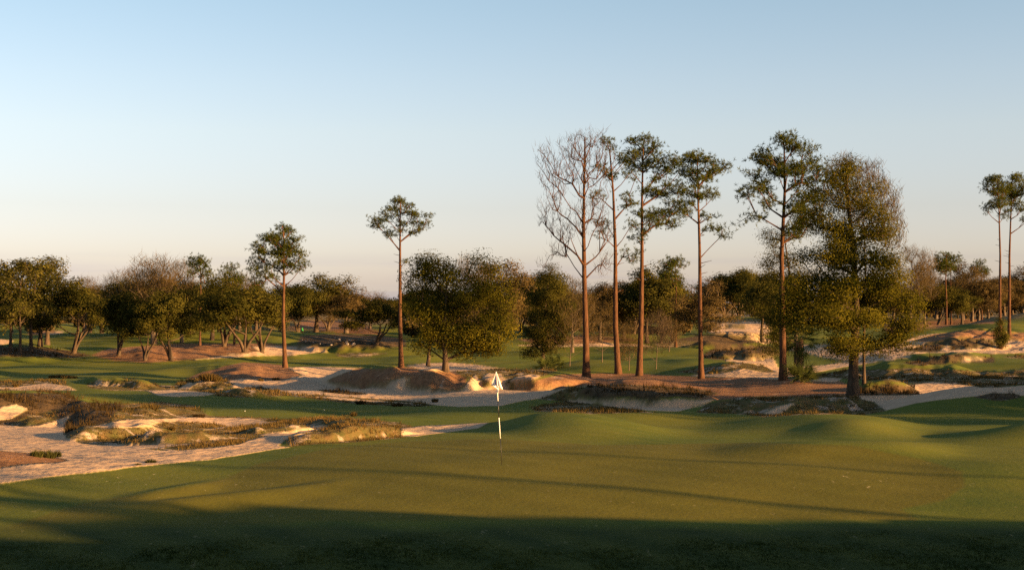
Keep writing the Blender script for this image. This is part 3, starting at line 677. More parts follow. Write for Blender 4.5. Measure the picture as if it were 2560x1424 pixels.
def needle_tufts(rng, centers, per, spread, length, width, tint, nn=10):
    n = len(centers)*per
    c = np.repeat(centers, per, 0)+rng.normal(0, 1, (n, 3))*np.array([1, 1, .55])*spread
    ti = np.clip(np.repeat(tint, per)+rng.normal(0, .12, n), 0, 1)
    ax = rand_dirs(rng, n); ax[:, 2] = np.abs(ax[:, 2])*.8+.25; ax /= np.linalg.norm(ax, axis=1, keepdims=True)
    N_ = n*nn
    d = np.repeat(ax, nn, 0)*.75+rand_dirs(rng, N_); d /= np.linalg.norm(d, axis=1, keepdims=True)
    s = rand_dirs(rng, N_); s -= d*(s*d).sum(1, keepdims=True); s /= np.linalg.norm(s, axis=1, keepdims=True)
    L = length*rng.uniform(.7, 1.2, N_)[:, None]; p0 = np.repeat(c, nn, 0)
    V = np.stack([p0-s*width*.5+d*L*.08, p0+s*width*.5+d*L*.08, p0+d*L], 1).reshape(-1, 3)
    return V, np.arange(N_*3).reshape(-1, 3), np.repeat(np.clip(np.repeat(ti, nn)+rng.normal(0, .08, N_), 0, 1), 3)

def lobe_points(rng, lobes, n, shell=.5, mind=.0):
    """points spread through ellipsoid lobes (cx, cy, cz, rx, ry, rz[, weight])"""
    Lb = np.array([l[:6] for l in lobes], float); w = np.array([(l[6] if len(l) > 6 else 1.0)*l[3]*l[5] for l in lobes]); w = w/w.sum()
    out = []
    tries = 0
    cell = mind
    while len(out) < n and tries < n*12:
        tries += 1
        l = Lb[rng.choice(len(Lb), p=w)]
        v = rng.normal(size=3); v /= np.linalg.norm(v); q = l[:3]+v*l[3:6]*rng.uniform(0, 1)**shell
        if cell and out:
            dd = np.asarray(out)-q
            if (dd*dd).sum(1).min() < cell*cell: continue
        out.append(q)
    return np.array(out)

def build_tree(seed, trunk, lobes, n, kind, r_base, r_tip=.018, leaf='oak_leaf', bark='oak_bark', per=40, spread=.45, size=.26,
               mind=.35, shell=.45, up=1.0, clump=0, clf=(.36, .58), sparse=0.0, bow=.12, stems=(), twigs=0):
    """returns (trunk mesh, crown mesh) in metres, base at the origin"""
    rng = np.random.default_rng(seed)
    if clump:                                  # break each lobe into smaller boughs with gaps between
        sub = []
        for l in lobes:
            for _ in range(clump):
                v = rng.normal(size=3); v /= np.linalg.norm(v); f = rng.uniform(*clf)
                q = np.array(l[:3])+v*np.array(l[3:6])*rng.uniform(.45, 1.0)
                sub.append((*q, l[3]*f, l[4]*f, l[5]*f*.8, l[6] if len(l) > 6 else 1.0))
        lobes = sub
    pts = lobe_points(rng, lobes, n, shell, mind)
    A, par, nt_, tips = grow_nodes(rng, trunk, pts, up, bow)
    r = node_radii(A, par, nt_, tips, r_tip, r_base)
    V, Fq = tubes(A, par, r)
    for st, sr in stems:                      # further stems from the ground, stubs
        S = [np.array(st[0], float)]
        for a, b in zip(st[:-1], st[1:]):
            a, b = np.array(a, float), np.array(b, float)
            for k in range(1, 5): S.append(a+(b-a)*k/4)
        S = np.array(S); sp = np.arange(len(S))-1
        rr = sr*(1-.6*np.linspace(0, 1, len(S))); rr[0] *= 1.3
        v2, f2 = tubes(S, sp, rr); Fq = np.concatenate([Fq, f2+len(V)]); V = np.concatenate([V, v2])
    tm = np_mesh('trunk', V, Fq, MAT[bark], True)
    tp = A[tips]
    if sparse: tp = tp[rng.uniform(size=len(tp)) > sparse]
    tint = np.clip(rng.normal(.5, .27, len(tp)), 0, 1)
    if kind == 'pine':
        V, Fc, t = needle_tufts(rng, tp, per, spread, size, .042, tint)
    elif kind == 'twig':
        # fine bare twigs: short forked slivers round the branch ends
        m = len(tp)*per; c = np.repeat(tp, per, 0)
        d = rand_dirs(rng, m); d[:, 2] = np.abs(d[:, 2])*1.0+.75; d /= np.linalg.norm(d, axis=1, keepdims=True)
        c = c+rng.normal(0, spread, (m, 3))
        s = rand_dirs(rng, m); s -= d*(s*d).sum(1, keepdims=True); s /= np.linalg.norm(s, axis=1, keepdims=True)
        L = size*rng.uniform(.5, 1.5, m)[:, None]; w = .014
        V = np.stack([c-s*w, c+s*w, c+d*L], 1).reshape(-1, 3); Fc = np.arange(m*3).reshape(-1, 3); t = np.repeat(np.clip(np.repeat(tint, per)+rng.normal(0, .1, m), 0, 1), 3)
    else:
        Lc = np.array([l[:3] for l in lobes]); Lr = np.array([l[3:6] for l in lobes])
        q = (tp[:, None]-Lc[None])/Lr[None]; j = np.argmin((q*q).sum(-1), 1); o1 = q[np.arange(len(tp)), j]
        cc = tp.mean(0); o2 = (tp-cc)/np.maximum(tp.std(0)*1.6, .1)
        o = o1*.6+o2*.55; o /= np.maximum(np.linalg.norm(o, axis=1, keepdims=True), .5)
        V, Fc, t = leaf_cards(rng, tp, per, spread*rng.uniform(.7, 1.3, len(tp)), size, tint, o)
    cm = np_mesh('crown', V, Fc, MAT[leaf], False, {'tint': t})
    return tm, cm

def plant(name, meshes, loc, label, cat='tree', group=None, rz=0.0, scale=(1, 1, 1), names=('trunk', 'crown')):
    root = empty(name, loc, rz, scale)
    tag(root, label, cat, group)
    for nm, me in zip(names, meshes): add(nm, me, root)
    return root

def px_tree(name, label, base, trunk, lobes, n, kind, trunk_px, rdepth=1.0, d=None, group=None, stems=(), stem_px=8, **kw):
    """a tree whose outline is read off the photograph: base pixel, trunk and crown lobes (x, y, rx, ry[, weight]) in photo pixels,
    turned into metres at the distance where its base stands"""
    loc = place(*base) if d is None else at(base[0], d)
    s = loc.y/F
    rng = np.random.default_rng(hash(label) % 1000 if False else sum(map(ord, label)))
    L0 = np.array([base[0], base[1]], float)
    if d is not None: L0[1] = HY+F*(CAMZ-loc.z)/loc.y
    tr = []
    for i, (x, y) in enumerate([(L0[0], L0[1])]+list(trunk)):
        dep = 0 if i == 0 else rng.normal(0, .12)
        tr.append(((x+(rng.normal(0, 1.6) if 0 < i < len(trunk) else 0)-L0[0])*s, dep, (L0[1]-y)*s - (.15 if i == 0 else 0)))
    lb = []
    for q in lobes:
        x, y, rx, ry = q[:4]; ry_d = rx*s*rdepth
        dep = q[5] if len(q) > 5 else rng.uniform(-.35, .35)*ry_d
        lb.append(((x-L0[0])*s, dep, (L0[1]-y)*s, rx*s, ry_d, ry*s, q[4] if len(q) > 4 else 1.0))
    st = []
    for sx in stems:
        st.append(([((x-L0[0])*s, .3*(i > 0), max((L0[1]-y)*s, 0)-(.15 if i == 0 else 0)) for i, (x, y) in enumerate(sx)], stem_px*s/2))
    if kind == 'pine':                          # dead branch stubs on the bare stem
        for q in range(7):
            f = rng.uniform(.30, .80)*(len(tr)-2); i = min(int(f), len(tr)-3); g = f-i
            b = np.array(tr[i])*(1-g)+np.array(tr[i+1])*g; a = rng.uniform(0, 6.28); L = rng.uniform(.35, 1.1)
            st.append(([tuple(b), tuple(b+np.array([math.cos(a), math.sin(a), .25])*L)], .035))
    me = build_tree(sum(map(ord, label))*7 % 9973, tr, lb, n, kind, trunk_px*s*.45, stems=st, **kw)
    return plant(name, me, loc, label, 'tree', group)

# ------------------------------------------------------------------ the trees that stand out one by one
PINE = dict(kind='pine', leaf='pine_leaf', bark='pine_bark', per=10, spread=.30, size=.30, mind=.40, shell=.5, r_tip=.016, clump=8, clf=(.26, .42))
px_tree('pine_tree', 'solitary tall pine with a full round crown, left of the flagstick', (713, 919),
        [(711, 800), (711, 690), (708, 600), (706, 565)],
        [(704, 592, 50, 36), (668, 628, 40, 30), (736, 632, 34, 38), (648, 662, 30, 26, .7), (705, 640, 40, 30, .5), (660, 690, 34, 24, .5), (745, 660, 26, 20, .6), (648, 706, 18, 12, .3)],
        283, trunk_px=13, up=2.2, **PINE)
px_tree('pine_tree', 'solitary tall pine with a thin forked crown, nearest the flagstick', (1003, 919),
        [(1002, 800), (1001, 650), (1000, 560), (1001, 510)],
        [(1002, 512, 38, 22), (950, 548, 24, 18), (1046, 545, 28, 20), (1062, 565, 16, 12, .8), (938, 568, 14, 9, .8), (972, 530, 22, 16, .8), (972, 584, 16, 14, .5), (1000, 566, 20, 16, .5), (1040, 575, 20, 12, .4), (1018, 652, 9, 6, .8)],
        175, trunk_px=14, up=2.4, **PINE)
px_tree('bare_tree', 'tall leafless vase-shaped tree at the left of the pine row', (1466, 940),
        [(1464, 840), (1461, 700), (1459, 560), (1461, 430), (1462, 345)],
        [(1440, 400, 60, 70), (1388, 440, 42, 80), (1496, 400, 42, 72), (1360, 400, 24, 40), (1376, 540, 34, 50, .8), (1480, 520, 50, 80, .8), (1420, 560, 50, 60, .7), (1516, 570, 24, 50, .6), (1392, 630, 44, 34, .6), (1510, 660, 30, 40, .5), (1360, 660, 22, 16, .4), (1455, 345, 45, 18, 1.2)],
        360, 'twig', trunk_px=19, up=3.4, leaf='grey_leaf', bark='pine_bark', per=8, spread=.16, size=.60, mind=.42, shell=.55, r_tip=.013, bow=.16)
px_tree('pine_tree', 'thin topped pine with a nearly bare crown, beside the leafless tree', (1546, 934),
        [(1541, 820), (1538, 620), (1531, 480), (1524, 375)],
        [(1524, 360, 24, 16), (1500, 420, 18, 18, .6), (1562, 400, 26, 18, .8), (1580, 440, 18, 20, .5), (1490, 490, 20, 18, .3), (1568, 500, 24, 26, .4), (1520, 440, 20, 20, .3), (1585, 560, 16, 16, .2), (1500, 560, 20, 26, .2), (1575, 640, 24, 24, .2)],
        175, trunk_px=17, up=2.6, sparse=.12, **PINE)
px_tree('pine_tree', 'tall pine with most of its foliage on the right, middle of the pine row', (1598, 939),
        [(1601, 800), (1603, 640), (1606, 490), (1608, 375)],
        [(1608, 366, 40, 26), (1596, 400, 34, 26), (1640, 400, 28, 22, .6), (1686, 400, 30, 20), (1668, 430, 36, 22), (1640, 470, 40, 26), (1692, 470, 30, 24), (1672, 520, 40, 22), (1620, 540, 34, 20, .7), (1690, 560, 22, 12, .6), (1600, 590, 22, 20, .6), (1640, 560, 24, 12, .6), (1584, 420, 14, 14, .5)],
        364, trunk_px=17, up=2.0, **PINE)
px_tree('pine_tree', 'slim pine standing apart at the right of the pine row', (1753, 946),
        [(1749, 780), (1747, 620), (1743, 500), (1744, 405)],
        [(1752, 402, 46, 20), (1720, 430, 28, 22), (1796, 428, 26, 22), (1750, 440, 44, 22, .7), (1735, 485, 38, 18, .7), (1780, 480, 24, 20, .5), (1712, 520, 26, 20, .7), (1786, 574, 28, 10, .8), (1812, 588, 10, 6, .8), (1770, 540, 20, 12, .4)],
        256, trunk_px=15, up=1.9, **PINE)
px_tree('pine_tree', 'broad heavy crowned pine behind the cabbage palm', (1958, 950),
        [(1958, 800), (1957, 640), (1961, 480), (1960, 370)],
        [(1952, 365, 46, 28), (1912, 398, 38, 24), (2004, 392, 38, 28), (1960, 420, 66, 30), (1876, 440, 28, 22), (2034, 430, 34, 28), (1900, 470, 34, 22), (1862, 484, 22, 18), (2020, 480, 44, 30), (1930, 510, 24, 14, .5), (1990, 530, 40, 24, .6), (1848, 562, 7, 7, .8), (2050, 500, 34, 28, 1.0), (2056, 440, 34, 30, 1.0), (2030, 545, 40, 24, .8), (1980, 580, 36, 20, .6), (1890, 540, 20, 14, .5)],
        560, trunk_px=21, up=1.8, **PINE)
_big = px_tree('big_deciduous_tree', 'biggest tree, wide leafy skirt and half bare top, right of the palm', (2132, 987),
        [(2134, 900), (2138, 780), (2136, 640), (2122, 480), (2116, 410)],
        [(2090, 440, 36, 34, 2.0), (2130, 430, 36, 30, 1.4), (2060, 490, 44, 44, 2.0), (2120, 500, 54, 44, 2.0), (2175, 500, 40, 40, 1.5), (2200, 570, 46, 46, 1.6), (2030, 560, 40, 40, 1.2), (2080, 560, 64, 46, 1.2), (2150, 580, 60, 50, 1.1), (2060, 630, 74, 44, 1.1), (2150, 650, 90, 46, 1.2), (2220, 680, 56, 44),
         (2040, 710, 90, 44), (2240, 745, 62, 44), (2140, 730, 100, 46, 1.2), (2020, 780, 80, 40), (2110, 800, 100, 44, 1.2), (2210, 810, 84, 40), (2262, 800, 40, 32, .8), (1960, 800, 44, 34, .7),
         (2090, 862, 64, 22, .7), (2180, 868, 56, 20, .6), (2250, 850, 40, 20, .6)],
        640, 'leaf', trunk_px=30, leaf='gold_leaf', bark='oak_bark', per=230, spread=.42, size=.070, mind=.45, up=.9, r_tip=.026, shell=.6, clump=7, clf=(.24, .42))
_big['label'] = 'biggest leafy tree with tapering gold-green crown and stout dark trunk, right of the palm'
px_tree('sparse_tree', 'half bare upright tree whose twiggy top shows behind the biggest tree', (2160, 960),
        [(2160, 860), (2165, 700), (2160, 590), (2158, 520)],
        [(2110, 430, 44, 36), (2170, 450, 40, 46), (2200, 510, 46, 60), (2226, 580, 36, 50), (2140, 520, 50, 60), (2230, 520, 22, 40, .6), (2090, 480, 30, 40)],
        420, 'twig', trunk_px=9, leaf='russet_leaf', bark='oak_bark', per=16, spread=.20, size=.42, mind=.32, up=2.4, r_tip=.013, shell=.55)
px_tree('broadleaf_tree', 'dark green tree filling the gap below the heavy crowned pine', (1990, 938),
        [(1992, 860), (1985, 760), (1970, 640), (1960, 590)],
        [(1934, 610, 34, 34), (1950, 660, 44, 36), (1975, 720, 50, 40), (1930, 770, 40, 34, .8), (1985, 790, 60, 40), (1960, 840, 50, 26), (2010, 690, 30, 40), (1925, 870, 34, 18, .7), (2010, 560, 24, 30, .5)],
        190, 'leaf', trunk_px=14, leaf='oak_leaf', bark='oak_bark', per=170, spread=.46, size=.078, mind=.45, up=.7, clump=5)
px_tree('oak_tree', 'broad round oak with gold-green leaves in the centre, behind the flag', (1114, 927),
        [(1112, 870), (1114, 780), (1118, 700)],
        [(1036, 700, 34, 36), (1080, 676, 44, 30), (1062, 690, 44, 40), (1130, 680, 54, 36), (1255, 830, 36, 44), (1240, 880, 34, 22), (1150, 870, 50, 22), (1262, 740, 24, 40), (1200, 690, 46, 44), (1056, 770, 46, 50), (1140, 760, 64, 56), (1222, 770, 52, 52), (1060, 836, 48, 34), (1132, 836, 64, 36), (1208, 838, 58, 38), (1240, 800, 30, 44), (1060, 660, 20, 18, .7), (1190, 655, 24, 18, .7), (1190, 868, 40, 14, .4), (1040, 860, 22, 12, .5)],
        400, 'leaf', trunk_px=17, leaf='gold_leaf', bark='oak_bark', per=250, spread=.46, size=.085, mind=.56, up=.8, r_tip=.025, clump=7, clf=(.26, .45), shell=.6, stems=[[(1070, 908), (1074, 860), (1084, 800)]], stem_px=10)
px_tree('cedar_tree', 'dark drooping cedar with a clump of palmetto at its foot', (1358, 922),
        [(1360, 860), (1365, 780), (1370, 710)],
        [(1372, 712, 44, 36), (1345, 770, 42, 44), (1400, 780, 40, 44), (1346, 836, 44, 36), (1392, 820, 40, 36), (1332, 876, 32, 18, .7), (1380, 870, 30, 22, .6), (1366, 680, 24, 16, .8)],
        180, 'leaf', trunk_px=12, leaf='oak_leaf', bark='oak_bark', per=240, spread=.44, size=.085, mind=.54, up=.7, r_tip=.024, clump=7, clf=(.26, .45), shell=.6)
px_tree('pine_tree', 'tall twin pine at the right edge, the left one, ivy bush at its foot', (2501, 872),
        [(2500, 760), (2498, 640), (2497, 540), (2494, 455)],
        [(2494, 452, 32, 18), (2474, 475, 22, 20), (2510, 480, 26, 26), (2490, 510, 26, 22, .8), (2468, 528, 14, 9, .8), (2512, 540, 14, 14, .5)],
        162, trunk_px=10, up=1.8, **PINE)
px_tree('pine_tree', 'tall twin pine at the right edge, the right one, with the bigger crown', (2523, 840),
        [(2524, 740), (2524, 640), (2526, 530), (2530, 450)],
        [(2530, 448, 34, 16), (2552, 480, 30, 30), (2524, 490, 24, 24), (2544, 520, 26, 24, .8), (2560, 550, 20, 12, .6), (2518, 470, 22, 18)],
        202, trunk_px=10, up=1.8, **PINE)

# ------------------------------------------------------------------ woodland: templates 10 m tall, base at the origin
TEMPL = {}
def templ(key, seed, trunk, lobes, n, kind, r, **kw):
    TEMPL.setdefault(key, []).append(build_tree(seed, trunk, lobes, n, kind, r, **kw))
for sd in range(4):                                     # live oaks: low forks, spreading crowns
    rg = random.Random(100+sd)
    lean = rg.uniform(-.6, .6)
    lob = [(rg.uniform(-3.2, 3.2), rg.uniform(-2.4, 2.4), rg.uniform(4.2, 7.6), rg.uniform(1.5, 2.3), rg.uniform(1.4, 2.2), rg.uniform(1.2, 1.7)) for _ in range(8)]
    lob += [(0, 0, 8.1, 1.9, 1.9, 1.4), (-3.4, 0, 4.3, 1.5, 1.4, 1.0), (3.4, 0, 4.4, 1.5, 1.4, 1.0), (0, 0, 6, 2.6, 2.4, 2.0)]
    templ('oak', 300+sd, [(0, 0, -.15), (lean*.4, 0, 1.2), (lean, .1, 2.4), (lean*1.3, 0, 4.0)], lob, 170, 'leaf', .30, leaf='oak_leaf', per=100, spread=.52, size=.165, mind=.5, up=.5, r_tip=.020, clump=4, shell=.6,
          stems=[([(.1*math.cos(q), .1*math.sin(q), .2), (.55*math.cos(q)+lean*.3, .5*math.sin(q), 1.5), (1.3*math.cos(q)+lean*.5, 1.1*math.sin(q), 2.7), (2.2*math.cos(q), 1.9*math.sin(q), 4.4)], .19) for q in [rg.uniform(0, 6.28) for _ in range(rg.randint(1, 3))]])
for sd in range(3):                                     # olive-grey rounder trees
    rg = random.Random(140+sd)
    lob = [(rg.uniform(-2.4, 2.4), rg.uniform(-2, 2), rg.uniform(3.4, 8.0), rg.uniform(1.3, 2.1), rg.uniform(1.3, 2.0), rg.uniform(1.2, 1.8)) for _ in range(9)]+[(0, 0, 5.6, 2.8, 2.6, 2.6), (0, 0, 8.4, 1.5, 1.5, 1.3)]
    templ('olive', 340+sd, [(0, 0, -.15), (.1, 0, 1.6), (0, .1, 3.6), (.1, 0, 6)], lob, 170, 'leaf', .24, leaf='olive_leaf', per=92, spread=.48, size=.14, mind=.5, up=.8, r_tip=.022, clump=4, shell=.6)
for sd in range(3):                                     # russet, thin-leaved, twiggy
    rg = random.Random(170+sd)
    lob = [(rg.uniform(-2.4, 2.4), rg.uniform(-2, 2), rg.uniform(3.6, 8.2), rg.uniform(1.2, 2.0), rg.uniform(1.3, 2.0), rg.uniform(1.2, 1.9)) for _ in range(9)]+[(0, 0, 5.4, 2.8, 2.6, 2.6), (0, 0, 8.6, 1.4, 1.5, 1.3)]
    templ('russet', 370+sd, [(0, 0, -.15), (.1, 0, 1.6), (0, .1, 3.4), (.1, 0, 6)], lob, 210, 'leaf', .22, leaf='russet_leaf', bark='pale_bark', per=60, spread=.40, size=.12, clump=4, mind=.45, up=1.2, r_tip=.03)
for sd in range(3):                                     # tall, thin, several leaders, open crown
    rg = random.Random(200+sd)
    lob = [(rg.uniform(-1.6, 1.6), rg.uniform(-1.4, 1.4), rg.uniform(3.2, 8.8), rg.uniform(.7, 1.2), rg.uniform(.8, 1.2), rg.uniform(.8, 1.3)) for _ in range(10)]+[(0, 0, 9.0, 1.2, 1.2, .9), (-.9, 0, 8.0, 1.0, 1.0, 1.0), (1.0, 0, 8.2, 1.0, 1.0, 1.0)]
    templ('tall', 400+sd, [(0, 0, -.15), (.05, 0, 2.2), (-.1, .1, 5), (.1, 0, 8)], lob, 130, 'leaf', .15, leaf='olive_leaf', bark='oak_bark', per=38, spread=.32, size=.125, clump=4, clf=(.3, .5), mind=.42, up=1.8, r_tip=.02)
for sd in range(2):                                     # far pines
    rg = random.Random(230+sd)
    lob = [(rg.uniform(-1.3, 1.3), rg.uniform(-1.2, 1.2), rg.uniform(7.3, 9.2), rg.uniform(.8, 1.2), .9, rg.uniform(.5, .8)) for _ in range(6)]+[(0, 0, 9.2, 1.0, 1.0, .6)]
    templ('pine', 430+sd, [(0, 0, -.15), (.05, 0, 3), (0, .1, 6), (.05, 0, 9.2)], lob, 90, 'pine', .15, leaf='pine_leaf', bark='pine_bark', per=6, spread=.26, size=.30, mind=.3, up=1.0, r_tip=.02)
for sd in range(3):                                     # winter-bare, twiggy
    rg = random.Random(260+sd)
    lob = [(rg.uniform(-2.6, 2.6), rg.uniform(-2.2, 2.2), rg.uniform(3.6, 8.2), rg.uniform(1.1, 1.8), rg.uniform(1.1, 1.8), rg.uniform(1.1, 1.8)) for _ in range(9)]+[(0, 0, 5.6, 2.6, 2.4, 2.2), (0, 0, 8.6, 1.5, 1.5, 1.2)]
    templ('bare', 460+sd, [(0, 0, -.15), (.1, 0, 1.6), (0, .1, 3.4), (.1, 0, 5)], lob, 260, 'twig', .22, leaf='russet_leaf', bark='pale_bark', per=22, spread=.28, size=.62, mind=.4, up=1.8, r_tip=.022)
TW = {'bare': 7.6, 'oak': 9.8, 'olive': 7.2, 'russet': 7.2, 'tall': 4.6, 'pine': 3.9}
TN = {'bare': 'bare_tree', 'oak': 'live_oak', 'olive': 'broadleaf_tree', 'russet': 'russet_tree', 'tall': 'slender_tree', 'pine': 'pine_tree'}
# x of the trunk, row of its foot, row of its top, crown width in photo pixels, kind, distance (None: where the foot row meets the ground), label
WOODS = [
 # left-hand grove
 (-40, 874, 650, 120, 'tall', None, 'slender grey-stemmed tree cut by the left edge of the picture'),
 (26, 878, 640, 95, 'tall', None, 'slender tree with straight dark stem, second from the left edge'),
 (50, 884, 652, 90, 'tall', None, 'slender tree with a low fork, third from the left edge'),
 (78, 880, 634, 110, 'tall', None, 'slender tree rising out of the black thicket at far left'),
 (100, 866, 636, 130, 'tall', None, 'slender tree with twin trunk on the grassy bank at far left'),
 (118, 862, 645, 130, 'tall', None, 'slender tree with feathery right side above the left-hand oak'),
 (184, 884, 690, 150, 'oak', None, 'dark live oak standing alone with a stout trunk, far left'),
 (255, 842, 700, 120, 'olive', 300, 'pale topped tree behind the left-hand oaks, beside the gap of sky'),
 (297, 890, 712, 130, 'oak', None, 'live oak with spreading low limbs over the straw, left one'),
 (362, 902, 742, 120, 'oak', None, 'small twin-stemmed live oak leaning over the straw'),
 (428, 902, 700, 150, 'oak', None, 'live oak with an orange-lit forked trunk on the straw mound'),
 (385, 850, 632, 200, 'bare', 235, 'large twiggy pinkish tree rising behind the oaks at left'),
 (455, 850, 646, 120, 'bare', 240, 'twiggy russet tree just left of the round green pine'),
 (500, 858, 637, 76, 'pine', 225, 'short pine with a dense round green head among the oaks'),
 (560, 866, 690, 150, 'oak', None, 'live oak in shade with black trunk, right half of the left grove'),
 (612, 880, 700, 190, 'oak', None, 'widest live oak with long pale limbs reaching left'),
 (655, 882, 700, 130, 'oak', None, 'live oak with a pale V-shaped trunk beside the round crowned pine'),
 (586, 850, 655, 70, 'pine', 235, 'green topped pine just left of the solitary round pine'),
 (530, 850, 680, 120, 'olive', 245, 'olive tree between the two short pines of the left grove'),
 (320, 850, 690, 130, 'olive', 250, 'olive tree behind the low limbed oaks at left'),
 # between the solitary pines
 (745, 822, 700, 120, 'oak', 330, 'dark oak just right of the round crowned pine'),
 (790, 818, 672, 130, 'olive', 335, 'tall brown-olive tree between the two solitary pines'),
 (866, 820, 705, 140, 'russet', 330, 'russet rounded tree between the two solitary pines'),
 (925, 822, 728, 110, 'bare', 350, 'smaller russet tree by the gap of low sky'),
 (941, 862, 742, 130, 'oak', None, 'leaning live oak with a crooked trunk at the dark bank'),
 (985, 815, 738, 90, 'oak', 360, 'small dark oak behind the thin crowned pine'),
 (225, 846, 712, 120, 'oak', 290, 'dark oak filling the gap behind the lone dark live oak'),
 (30, 850, 720, 110, 'bare', 290, 'bare grey tree low behind the slender trees at the left edge'),
 (410, 848, 690, 150, 'oak', 275, 'dark oak behind the forked orange-lit live oak'),
 (475, 850, 700, 120, 'oak', 255, 'dark oak below the round green pine head'),
 (548, 846, 700, 130, 'oak', 265, 'dark oak behind the widest live oak'),
 (640, 840, 700, 120, 'olive', 290, 'olive tree filling behind the V-shaped oak'),
 (820, 818, 716, 120, 'oak', 350, 'dark oak behind the tall brown-olive tree'),
 (1080, 846, 690, 100, 'oak', 250, 'dark oak showing at the left shoulder of the central oak'),
 (1390, 850, 694, 110, 'oak', 270, 'dark oak behind the cedar and the russet twiggy tree'),
 (1470, 846, 712, 100, 'oak', 290, 'low dark oak behind the leafless tree trunk'),
 (1585, 850, 690, 100, 'oak', 270, 'dark oak behind the middle pine trunks'),
 (1880, 788, 676, 110, 'oak', 500, 'distant dark oak above the right end of the far bunkers'),
 (1770, 788, 702, 90, 'russet', 510, 'distant russet tree just right of the slim pine'),
 (2205, 806, 700, 120, 'oak', 410, 'dark oak behind the right flank of the biggest tree'),
 (2340, 806, 690, 110, 'russet', 430, 'russet tree behind the far round-topped pine'),
 (2430, 802, 690, 110, 'oak', 430, 'dark oak deep in the right-hand wood'),
 (215, 850, 690, 120, 'bare', 280, 'greyish bare tree showing over the gap right of the slender trees'),
 (335, 852, 668, 130, 'bare', 260, 'greyish bare tree behind the left one of the low limbed oaks'),
 (600, 846, 680, 120, 'bare', 280, 'greyish bare tree behind the green topped pine of the left grove'),
 (1210, 850, 655, 110, 'bare', 240, 'bare brown tree behind the right half of the central oak'),
 (1545, 846, 705, 110, 'bare', 300, 'bare brown tree low between the pine trunks'),
 (2430, 802, 676, 110, 'bare', 410, 'bare grey tree in the middle of the right-hand wood'),
 (2530, 796, 690, 100, 'bare', 450, 'bare grey tree close behind the twin pine trunks'),
 (700, 822, 712, 90, 'russet', 340, 'russet tree half hidden by the round crowned pine'),
 # centre
 (1245, 850, 645, 130, 'russet', 210, 'russet tree rising at the right shoulder of the central oak'),
 (1160, 850, 640, 100, 'bare', 215, 'twiggy tree topping the central oak from behind'),
 (1300, 845, 690, 90, 'oak', 260, 'dark oak in the gap right of the central oak'),
 (1345, 848, 672, 130, 'olive', 250, 'olive tree behind the drooping cedar'),
 (1430, 868, 690, 120, 'bare', 215, 'russet twiggy tree behind the leafless vase-shaped tree'),
 (1500, 850, 705, 110, 'russet', 250, 'reddish brush-like tree seen between the pine trunks'),
 (1560, 848, 690, 100, 'olive', 255, 'olive tree between the two middle pine trunks'),
 (1618, 858, 660, 130, 'olive', None, 'gold-green tree with several black stems behind the pine row'),
 (1652, 858, 650, 110, 'oak', None, 'dark oak with forked black stems behind the pine row'),
 (1684, 856, 700, 130, 'oak', None, 'low dark oak leaning right behind the pine row'),
 (1690, 850, 640, 90, 'pine', 240, 'thin pine top seen over the oaks behind the pine row'),
 (1752, 845, 698, 130, 'russet', 235, 'rounded brown tree directly behind the slim pine'),
 # right of the slim pine
 (1810, 786, 690, 110, 'oak', 520, 'distant dark oak left of the far bunkers'),
 (1850, 786, 662, 130, 'oak', 510, 'distant dark oak, tallest above the far bunkers'),
 (1906, 836, 668, 120, 'olive', 275, 'grey-trunked tree standing at the right end of the far bunkers'),
 (1935, 838, 690, 90, 'olive', 280, 'pale stemmed tree next to the grey-trunked one by the far bunkers'),
 # right-hand wood
 (2235, 800, 690, 110, 'russet', 400, 'russet tree emerging at the right side of the biggest tree'),
 (2276, 806, 612, 120, 'bare', 370, 'tall thin-leaved tree with feathery top right of the biggest tree'),
 (2312, 806, 650, 90, 'bare', 390, 'greyish twiggy tree left of the far round-topped pine'),
 (2345, 810, 700, 100, 'oak', 380, 'dark oak with a pale foot below the far round-topped pine'),
 (2366, 802, 627, 74, 'pine', 375, 'far pine with a round top standing above the right-hand wood'),
 (2378, 802, 634, 60, 'pine', 400, 'far pine half hidden behind the round-topped one'),
 (2408, 800, 650, 90, 'russet', 420, 'brown tree right of the far round-topped pine'),
 (2405, 802, 720, 80, 'olive', 380, 'small orange-lit tree with a bright foot in the right-hand wood'),
 (2446, 804, 668, 100, 'russet', 400, 'brown tree with a darker knob of green at its top, right-hand wood'),
 (2455, 800, 646, 50, 'pine', 420, 'far pine head poking out of the brown right-hand wood'),
 (2470, 802, 690, 90, 'russet', 400, 'brown tree with leaning pale stems left of the twin pines'),
 (2512, 796, 690, 110, 'russet', 430, 'brown tree seen between the trunks of the twin pines'),
 (2556, 792, 668, 90, 'russet', 440, 'brown tree at the right edge beyond the twin pines'),
 (2600, 792, 650, 120, 'oak', 440, 'dark oak cut by the right edge of the picture'),
]
_used = {}
for i, (x, by, ty, wpx, kind, d, label) in enumerate(WOODS):
    loc = place(x, by) if d is None else at(x, d)
    s = loc.y/F
    pyb = HY+F*(CAMZ-loc.z)/loc.y
    hgt = (pyb-ty)*s
    k = _used.get(kind, 0); _used[kind] = k+1
    me = TEMPL[kind][k % len(TEMPL[kind])]
    w = wpx*s/TW[kind]*(1.34 if kind != 'pine' else 1.0)
    rr = random.Random(i*13+5)
    plant(TN[kind], me, loc, label, 'tree', 'trees of the woods round the course', rr.uniform(0, 6.28), (w, w, hgt/9.9))

